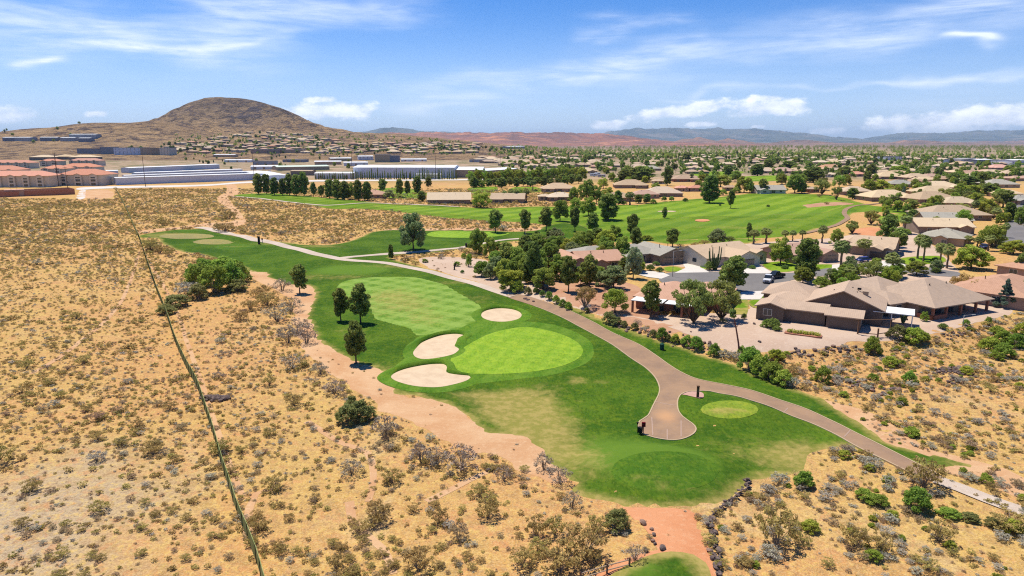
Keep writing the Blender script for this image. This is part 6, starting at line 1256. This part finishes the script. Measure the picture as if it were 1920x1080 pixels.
BL = '''375 538 48 50 G|402 548 56 60 G|432 540 52 58 G|452 528 40 36 G|388 516 34 48 L|422 512 36 60 L|365 528 36 36 G|446 545 24 40 K|350 556 32 44 S|372 560 30 40 K|332 574 24 50 K|312 588 18 40 K|
652 793 38 46 K|674 788 40 44 K|692 786 26 32 K|660 768 28 26 K|1732 912 60 66 C|1718 955 44 54 G|1455 1022 78 76 C|1635 874 20 40 S|1506 912 32 38 G|1462 906 22 36 S|1096 1046 62 84 C|1050 1072 56 84 C|1156 992 38 52 K|1005 1006 40 44 C|1040 1002 40 42 C|1072 952 32 42 T|1600 1022 42 52 C|1650 1032 36 46 C|1760 1012 40 52 C|1890 992 32 70 C|1860 986 16 30 K|1780 967 14 44 L|1622 936 20 38 L|1645 945 20 40 G|1820 975 14 36 K|
790 866 40 50 T|820 872 36 42 T|866 882 50 70 T|722 820 46 52 T|627 737 30 46 T|660 888 28 50 T|710 977 40 50 C|822 980 32 40 C|915 970 38 46 C|784 1067 46 56 C|632 1067 30 36 C|552 760 26 36 C|290 844 26 32 C|505 722 22 26 C|548 690 30 46 T|575 644 38 42 T|540 642 36 46 T|520 602 34 56 T|546 584 30 48 T|500 572 28 44 C|562 626 34 44 T|600 700 22 34 T|470 580 22 34 C|450 600 22 36 C|
530 545 26 40 T|490 556 24 40 C|1020 880 34 40 T|1050 905 34 46 T|945 900 30 36 T|900 930 26 36 C|735 905 30 36 C|860 1010 30 40 N|1010 1040 30 44 C|1120 1000 34 44 C|980 1060 34 50 C|1190 1050 30 40 T|50 690 20 30 C|60 920 24 36 C|430 410 18 30 C|422 434 20 40 C|410 432 16 22 C|285 470 26 34 C|300 475 20 24 C|316 480 18 20 C|
1143 602 22 30 K|1155 606 16 26 K|1241 636 26 22 L|1253 638 14 14 K|1266 642 18 18 Y|1286 648 22 22 L|1306 657 30 26 L|1339 667 26 24 G|1357 671 18 24 S|1376 675 20 26 S|1391 664 20 18 G|1330 645 8 10 S|1310 635 8 12 S|1405 694 46 46 G|1426 704 42 44 G|1447 714 38 44 G|1468 722 32 40 G|1412 676 26 34 Y|1455 678 28 34 Y|1484 726 22 26 S|
1635 663 36 32 L|1543 717 34 30 G|1706 717 24 26 G|1480 700 20 30 C|1448 615 24 34 H|1436 613 16 20 G|1457 620 12 20 H|1682 634 28 38 K|1712 642 34 42 L|1730 640 22 26 G|1733 602 20 16 G|1768 616 13 20 H|1811 610 13 14 G|1853 605 13 12 G|1855 658 28 40 Y|1880 642 26 34 L|1905 652 30 32 G|1882 668 26 40 L|1915 628 26 30 Y|1870 625 16 30 Y|1840 640 14 20 C|
1219 507 15 20 H|1237 510 12 18 H|1230 497 9 16 H|1213 451 12 26 Y|1331 506 22 24 H|900 504 18 18 H|879 500 24 12 G|857 499 11 13 L|867 512 8 9 H|880 488 14 12 G|870 485 12 12 G|797 492 8 12 L|779 496 8 14 C|759 492 6 10 C|1005 550 16 14 H|1017 555 16 14 H|1030 561 17 16 G|1043 568 17 16 G|1055 575 16 16 G|1066 580 16 16 G|970 548 24 26 G|990 552 16 16 K|1135 560 12 14 K|
1100 585 10 12 K|1170 610 12 16 K|1190 616 14 16 K|1210 620 12 14 S|1225 628 14 16 K|1290 594 7 10 S|1298 600 7 8 S|1356 605 10 16 C|1395 598 14 12 H|1270 470 8 16 C|1303 462 9 16 C|1320 458 10 20 C|1276 462 6 14 C|1700 440 12 16 L|1780 450 12 20 L|1755 512 14 20 H|1606 538 20 24 Y|1580 540 22 26 G|1540 540 24 34 L|1755 492 10 22 L|1710 490 9 14 H|1612 489 8 14 H|
1550 384 7 10 C|1536 370 8 10 C|1440 388 6 8 H|1285 378 9 12 H|1225 382 10 14 G|1170 384 8 14 G|1060 384 10 16 C|1040 385 8 12 C|1005 384 9 14 C|1645 375 16 24 H|1655 376 16 30 H|1670 377 16 34 H|1140 386 9 14 C|1320 368 10 16 G|1355 366 12 18 G|1380 362 12 18 G|1620 500 9 16 H|1690 494 10 16 H|1530 507 9 14 Y|1472 504 10 16 H|1410 504 9 16 H|1030 447 10 14 T|1350 386 5 6 H'''
random.seed(31)
for q in BL.replace('\n', '').split('|'):
    a = q.split(); p = at(float(a[0]), float(a[1])); m_ = mpp(p); el = math.atan2(CAMH - p.z, math.hypot(p.x, p.y)); bush(p, float(a[2]) * m_ / math.cos(el) * .95, float(a[3]) * m_, a[4])
# hedge planting along the flower bed of the dark stucco house
rt = empty('flower_bed', at(1508, 628), R(-28)); mb = MB()
mb.loft([[(x, -w_, z) if k == 0 else (x, w_, z) for k in (0, 1) for z in ((-.2, .22) if k == 0 else (.22, -.2))] for x, w_ in ((-3.4, .7), (-2, 1.0), (2.2, 1.1), (3.0, .8))]); child('bed_edging', mb.mesh('bed_edging', M_redwall), rt)
child('flowers', leafmesh('flowers', [(-2.6 + .55 * i, .3 * math.sin(i * 2), .45) for i in range(10)], [.5] * 10, 1400, .17, ML['Y'], 5, .8, 1.5), rt); tag(rt, 'low bed of yellow green flowers with red edging before the dark stucco house', 'flower bed')
# ------------------------------------------------------------------ rocks
M_basalt = mat('black_basalt', lambda t, bs: t.mix(t.ramp(t.noise(obc(t), 3, 5, .7), .35, .7), (.075, .055, .05), (.20, .145, .12)), .9)
M_redrock = mat('red_brown_rock', lambda t, bs: t.mix(t.ramp(t.noise(obc(t), 3, 5, .7), .35, .7), (.16, .10, .075), (.34, .22, .16)), .9)
def rockmesh(name, seed, m, flat_=.7):
    bm = bmesh.new(); bmesh.ops.create_icosphere(bm, subdivisions=2, radius=.5); g = random.Random(seed); o = [Vector((g.gauss(0, 1), g.gauss(0, 1), g.gauss(0, 1))).normalized() for _ in range(9)]; k = [g.uniform(.28, .46) for _ in o]
    for v in bm.verts:
        for a, b in zip(o, k):
            d = v.co.dot(a)
            if d > b: v.co -= a * (d - b)
        v.co.z *= flat_; v.co *= g.uniform(.95, 1.05)
    me = bpy.data.meshes.new(name); bm.to_mesh(me); bm.free(); me.materials.append(m); return me
RK = [rockmesh('boulder', i, M_basalt if i % 3 else M_redrock) for i in range(6)]
def rock(p, s, label=None, i=None, group=None, phrase='dark rough basalt boulder'):
    o = obj('boulder', RK[random.randrange(6) if i is None else i], None, (p[0], p[1], p[2] + s * .12), random.uniform(0, 6)); o.scale = (s, s * random.uniform(.7, 1.1), s * random.uniform(.7, 1.1))
    if label: tag(o, label, 'boulder', group)
    else: autolabel(o, phrase, p[0], p[1], p[2], 'boulder')
    return o
random.seed(77)
# low black outcrop by the fence: one heap of broken blocks
rt = empty('rock_outcrop', at(402, 748)); mm = [RK[1], RK[2], RK[4]]
bm = bmesh.new()
for i in range(46):
    a = random.uniform(0, 6.28); r = random.random() ** .6; tmp = bmesh.new(); tmp.from_mesh(mm[i % 3]); s = random.uniform(.5, 1.1)
    bmesh.ops.transform(tmp, matrix=Matrix.Translation((2.2 * r * math.cos(a), .9 * r * math.sin(a), .28 * (1 - r) + .1)) @ Matrix.Rotation(random.uniform(0, 6), 4, 'Z') @ Matrix.Diagonal((s, s, s * .8, 1)), verts=tmp.verts)
    me = bpy.data.meshes.new('t'); tmp.to_mesh(me); tmp.free(); bm.from_mesh(me); bpy.data.meshes.remove(me)
me = bpy.data.meshes.new('rock_outcrop'); bm.to_mesh(me); bm.free(); me.materials.append(M_basalt); child('rock_pile', me, rt); tag(rt, 'low black rock outcrop touching the green fence in the left desert', 'rock outcrop')
# dry stacked wall of basalt: every block lifted from the course line
WL = spline([tuple(at(*p)[:2]) for p in [(1402, 902), (1400, 915), (1388, 928), (1376, 938), (1362, 948), (1348, 958), (1336, 972), (1330, 985), (1334, 1000), (1340, 1020), (1344, 1040), (1346, 1062), (1350, 1085)]], .42, False)
bm = bmesh.new()
for i, p in enumerate(WL):
    for lv in range(2):
        tmp = bmesh.new(); tmp.from_mesh(RK[[1, 2, 4, 5][(i + lv) % 4]]); s = random.uniform(.28, .72) * (1 if lv == 0 else .75)
        bmesh.ops.transform(tmp, matrix=Matrix.Translation((p[0] + random.uniform(-.25, .25), p[1] + random.uniform(-.2, .2), float(Hn(*p)) + .12 + lv * .33)) @ Matrix.Rotation(random.uniform(0, 6), 4, 'Z') @ Matrix.Diagonal((s * random.uniform(.8, 1.5), s, s * .75, 1)), verts=tmp.verts)
        me = bpy.data.meshes.new('t'); tmp.to_mesh(me); tmp.free(); bm.from_mesh(me); bpy.data.meshes.remove(me)
me = bpy.data.meshes.new('stone_wall'); bm.to_mesh(me); bm.free(); me.materials.append(M_basalt); tag(obj('stone_wall', me), 'dry stacked black basalt wall curving down beside the red clearing', 'stone wall')
for (x, y, s) in [(1205, 982, 1.0), (1222, 993, .5), (1226, 1003, .55), (1224, 1015, .5), (1228, 1020, .45), (1242, 1029, .9), (1212, 1034, .5), (1330, 1034, .7), (1338, 1048, .7), (917, 882, 1.0), (1341, 1000, .8), (1700, 600, .8), (1563, 655, .7), (1414, 608, .8), (1424, 641, .7), (1000, 566, .9), (985, 561, 1.2), (990, 563, 1.0)]: rock(at(x, y), s)
def rocks(px, n, s0, s1, lab, seed, step=None):
    random.seed(seed); L = [tuple(at(*p)[:2]) for p in px]
    for i in range(n):
        k = random.random() * (len(L) - 1); j = int(k); f = k - j; x = L[j][0] + (L[j + 1][0] - L[j][0]) * f + random.gauss(0, .8); y = L[j][1] + (L[j + 1][1] - L[j][1]) * f + random.gauss(0, .6)
        rock((x, y, float(Hn(x, y))), random.uniform(s0, s1), lab, group=lab + 's')
rocks([(1475, 652), (1500, 660), (1540, 662), (1570, 655), (1610, 652)], 44, .4, 1.0, 'dark boulder edging the gravel yard of the brown stucco house', 1)
rocks([(1555, 705), (1590, 715), (1620, 728), (1650, 738), (1690, 725)], 44, .35, .9, 'dark boulder in the rocky band across the right slope', 2)
rocks([(1760, 700), (1800, 690), (1780, 720), (1815, 705), (1770, 690)], 80, .35, .9, 'grey boulder of the rubble spill on the right slope', 3)
rocks([(1150, 606), (1200, 622), (1260, 636), (1320, 655), (1375, 672)], 60, .4, 1.0, 'brown rock edging the terraced garden above the fairway', 4)
rocks([(1230, 618), (1290, 632), (1350, 650)], 30, .4, .9, 'brown rock of the upper garden terrace', 6)
rocks([(1760, 625), (1785, 632), (1800, 622), (1830, 625)], 18, .4, .8, 'dark boulder on the yard edge below the brick porch', 5)
# ------------------------------------------------------------------ desert scrub
def make_scrub():
    g = np.random.default_rng(12); N = 880000
    Y = np.sqrt(40.**2 + g.random(N) * (640.**2 - 40.**2)); X = (g.random(N) * 2 - 1) * (Y * 1.08 + 30)
    keep = g.random(N) < np.where(Y < 140, 1.0, np.where(Y < 260, .60, np.where(Y < 420, .42, .30))); X, Y = X[keep], Y[keep]
    px, py = [], []
    zc = Y * CP + CAMH * SP; yc = Y * SP - CAMH * CP; px = 960 + F * X / zc; py = 540 - F * yc / zc
    k = (px > -500) & (px < 2450) & (py < 1160) & (py > 354) & ~((px < 215) & (py < 373))
    k &= ~((py < 445) & (px > 1060)) & ~((px < 2000) & (px > 1180) & (py < 600)) ; k &= ~((px > 1060) & (px < 2050) & (py < 560))
    X, Y = X[k], Y[k]
    def outs(P, m, keepfrac=0.0):
        nonlocal X, Y
        s = sdf(P, X, Y); kk = (s < m) | (g.random(len(X)) < keepfrac); X, Y = X[kk], Y[kk]
    outs(P_turf_smooth, -.3); outs(P_far, -.5); outs(P_dirt, -.2, .10); outs(P_red, 0, .02); outs(P_yard, -.5, .0); outs(P_y2, -.5, .04); outs(P_y3, -.3, .10); outs(P_y4, 0); outs(P_path, -.4); outs(P_up, -.8); outs(wpoly(NEAR_TEE, 1), -.3); outs(TR, -.3, .12)
    dens = fbm(X, Y, 1 / 9., 3, 4); kk = g.random(len(X)) < .35 + 1.1 * sstep(dens, .36, .62); X, Y = X[kk], Y[kk]
    Z = Hn(X, Y) - .06; n = len(X)
    zone = fbm(X, Y, 1 / 30., 8, 3); zc = Y * CP + CAMH * SP; px = 960 + F * X / zc
    r = g.random(n); kind = np.where(r < .40, 0, np.where(r < .62, 1, np.where(r < .80, 2, 3)))   # N, C, g, S
    big = zone + (g.random(n) - .5) * .5 > .58; kind = np.where(big & (r > .3), 1, kind); kind = np.where((Y > 190) & (r > .35) & (r < .8), 1, kind)
    right = (px > 1330); kind = np.where(right & (r > .72), 3, kind); kind = np.where(right & (r < .05), 4, kind); kind = np.where((~right) & (r > .985), 5, kind)
    sz = np.array([.18, .28, .17, .23, .30, .34])[kind] * np.exp(g.normal(0, .42, n)) * np.where(right, 1.22, 1.0) * (1 + .55 * sstep(Y, 140, 300))
    return X, Y, Z, kind, sz, px
sX, sY, sZ, sK, sS, sPX = make_scrub()
print('scrub', len(sX))
KN = ['N', 'C', 'g', 'S', 'Y', 'T']
score = sS / np.hypot(sX, sY); order = np.argsort(-score)
zc_ = sY * CP + CAMH * SP; spy = 540 - F * (sY * SP - CAMH * CP) / zc_
cnts = {}; taken = np.zeros(len(sX), bool); random.seed(5)
fence_x = lambda yy: np.interp(yy, [358, 450, 540, 650, 770, 915, 1082], [218, 262, 292, 332, 385, 430, 490])
ZL = {'N': 'small grey brown shrub', 'C': 'low olive brown bush', 'g': 'tuft of straw coloured grass', 'S': 'pale grey sage shrub', 'Y': 'yellow green rabbit bush', 'T': 'bare twiggy grey shrub'}
for i in order:
    kd = KN[sK[i]]
    if not (-20 < sPX[i] < 1940 and spy[i] < 1090): continue
    if cnts.get(kd, 0) >= {'N': 240, 'C': 150, 'g': 60, 'S': 180, 'Y': 80, 'T': 50}[kd]: continue
    cnts[kd] = cnts.get(kd, 0) + 1; taken[i] = True
    zn = 'on the dry slope left of the green fence' if sPX[i] < fence_x(spy[i]) else ('between the green fence and the golf hole' if sPX[i] < 1250 else ('on the slope right of the cart path' if spy[i] < 860 else 'in the dry wash at the lower right'))
    lb = f'{ZL[kd]} {zn}'
    bush((sX[i], sY[i], sZ[i] + .04), sS[i] * 1.45, sS[i] * 2.3, kd, lb, lb.replace('shrub', 'shrubs').replace('bush ', 'bushes ').replace('tuft of', 'tufts of'), small=(kd == 'g'))
    e = bpy.data.objects
def scrub_object():
    k = ~taken; n = int(k.sum()); me = bpy.data.meshes.new('desert_scrub'); me.vertices.add(n); me.vertices.foreach_set('co', np.stack([sX[k], sY[k], sZ[k]], 1).astype(np.float32).ravel())
    g = np.random.default_rng(3)
    for nm, ty, v in (('pick', 'INT', (sK[k] * 2 + g.integers(0, 2, n)).astype(np.int32)), ('sz', 'FLOAT', sS[k].astype(np.float32)), ('turn', 'FLOAT', (g.random(n) * 6.28).astype(np.float32))):
        a = me.attributes.new(nm, ty, 'POINT'); a.data.foreach_set('value', v)
    o = obj('desert_scrub', me); tag(o, 'low scrub and grass tufts covering the dry ground', None, None, 'stuff')
    ng = bpy.data.node_groups.new('scatter_scrub', 'GeometryNodeTree'); ng.interface.new_socket('Geometry', in_out='INPUT', socket_type='NodeSocketGeometry'); ng.interface.new_socket('Geometry', in_out='OUTPUT', socket_type='NodeSocketGeometry')
    N_ = ng.nodes; L_ = ng.links; gi = N_.new('NodeGroupInput'); go = N_.new('NodeGroupOutput'); ip = N_.new('GeometryNodeInstanceOnPoints'); jn = N_.new('GeometryNodeJoinGeometry')
    srcs = []
    for kd in KN:
        for v in (0, 1):
            me_ = bush_mesh(kd, v, True)[0]; srcs.append(me_)
    protos = []
    for j, me_ in enumerate(srcs):
        q = int(np.flatnonzero(k & (sK == j // 2))[j]); po = obj('desert_plant', me_, None, (float(sX[q]) + .4, float(sY[q]), float(sZ[q]))); po.scale = (sS[q], sS[q], sS[q] * .8); tag(po, None, None, None, 'stuff'); protos.append(po)
    for ob in reversed(protos):
        oi = N_.new('GeometryNodeObjectInfo'); oi.inputs['Object'].default_value = ob; oi.transform_space = 'ORIGINAL'; gti = N_.new('GeometryNodeGeometryToInstance'); L_.new(oi.outputs['Geometry'], gti.inputs[0]); L_.new(gti.outputs[0], jn.inputs[0])
    def na(nm, ty):
        a = N_.new('GeometryNodeInputNamedAttribute'); a.data_type = ty; a.inputs[0].default_value = nm; return a.outputs['Attribute']
    L_.new(gi.outputs[0], ip.inputs['Points']); L_.new(jn.outputs[0], ip.inputs['Instance']); ip.inputs['Pick Instance'].default_value = True; L_.new(na('pick', 'INT'), ip.inputs['Instance Index'])
    cx = N_.new('ShaderNodeCombineXYZ'); L_.new(na('turn', 'FLOAT'), cx.inputs[2]); L_.new(cx.outputs[0], ip.inputs['Rotation'])
    c2 = N_.new('ShaderNodeCombineXYZ'); s_ = na('sz', 'FLOAT')
    for q, f in ((0, .96), (1, .96), (2, .73)):
        mm_ = N_.new('ShaderNodeMath'); mm_.operation = 'MULTIPLY'; mm_.inputs[1].default_value = f; L_.new(s_, mm_.inputs[0]); L_.new(mm_.outputs[0], c2.inputs[q])
    L_.new(c2.outputs[0], ip.inputs['Scale']); L_.new(ip.outputs[0], go.inputs[0]); o.modifiers.new('scatter', 'NODES').node_group = ng
scrub_object()
# far-off tree belts read as one mass: clumps standing on the valley floor
def woodland(name, px, n, label, seed, h0=5, h1=9):
    g = np.random.default_rng(seed); P = [flat(*p) for p in px]; xs = [p[0] for p in P]; ys = [p[1] for p in P]; X = g.uniform(min(xs), max(xs), n * 6); Y = g.uniform(min(ys), max(ys), n * 6); k = sdf(P, X, Y) > 0; X, Y = X[k][:n], Y[k][:n]
    cs = []; rs = []
    for x, y in zip(X, Y):
        h = g.uniform(h0, h1); z = Ht(x, y)
        for j in range(3): cs.append((x + g.normal(0, 1.4), y + g.normal(0, 1.4), z + h * (.35 + .25 * j))); rs.append(h * .34)
    me = leafmesh(name, cs, rs, len(cs) * 26, 1.6, ML['B'], seed, .5, 1.2); tag(obj(name, me), label, None, None, 'stuff')
woodland('garden_greenery', [(930, 322), (1400, 330), (1960, 345), (1960, 294), (1400, 288), (940, 290)], 1500, 'dark garden trees and shrubs filling the gaps between the distant roofs', 9, 3, 6.5)
woodland('distant_town_greenery', [(1100, 285), (1990, 288), (1990, 275), (1300, 275.5), (1050, 278)], 1100, 'far off band of trees and roofs below the mountains', 19, 8, 16)
woodland('slope_greenery', [(330, 298), (900, 296), (880, 287), (330, 288)], 420, 'low greenery around the town below the butte', 10, 3, 6)
woodland('distant_woodland', [(900, 294), (930, 297), (1960, 298), (1960, 286), (1500, 283), (1000, 283)], 900, 'far off belt of trees on the valley floor', 5)
# ------------------------------------------------------------------ haze
m = MB(); m.box(-43500, -200, -12, 43500, 43500, 640); hz = obj('haze', m.mesh('haze', bpy.data.materials.new('haze_air'))); tag(hz, 'thin blue air over the whole valley', None, None, 'stuff')
hm = hz.data.materials[0]; hm.use_nodes = True; hm.node_tree.nodes.remove(hm.node_tree.nodes['Principled BSDF']); pv = hm.node_tree.nodes.new('ShaderNodeVolumePrincipled')
pv.inputs['Color'].default_value = (.58, .78, 1.0, 1); pv.inputs['Density'].default_value = 2.8e-5; pv.inputs['Anisotropy'].default_value = .2; hm.node_tree.links.new(pv.outputs[0], hm.node_tree.nodes['Material Output'].inputs['Volume'])
finish_labels()
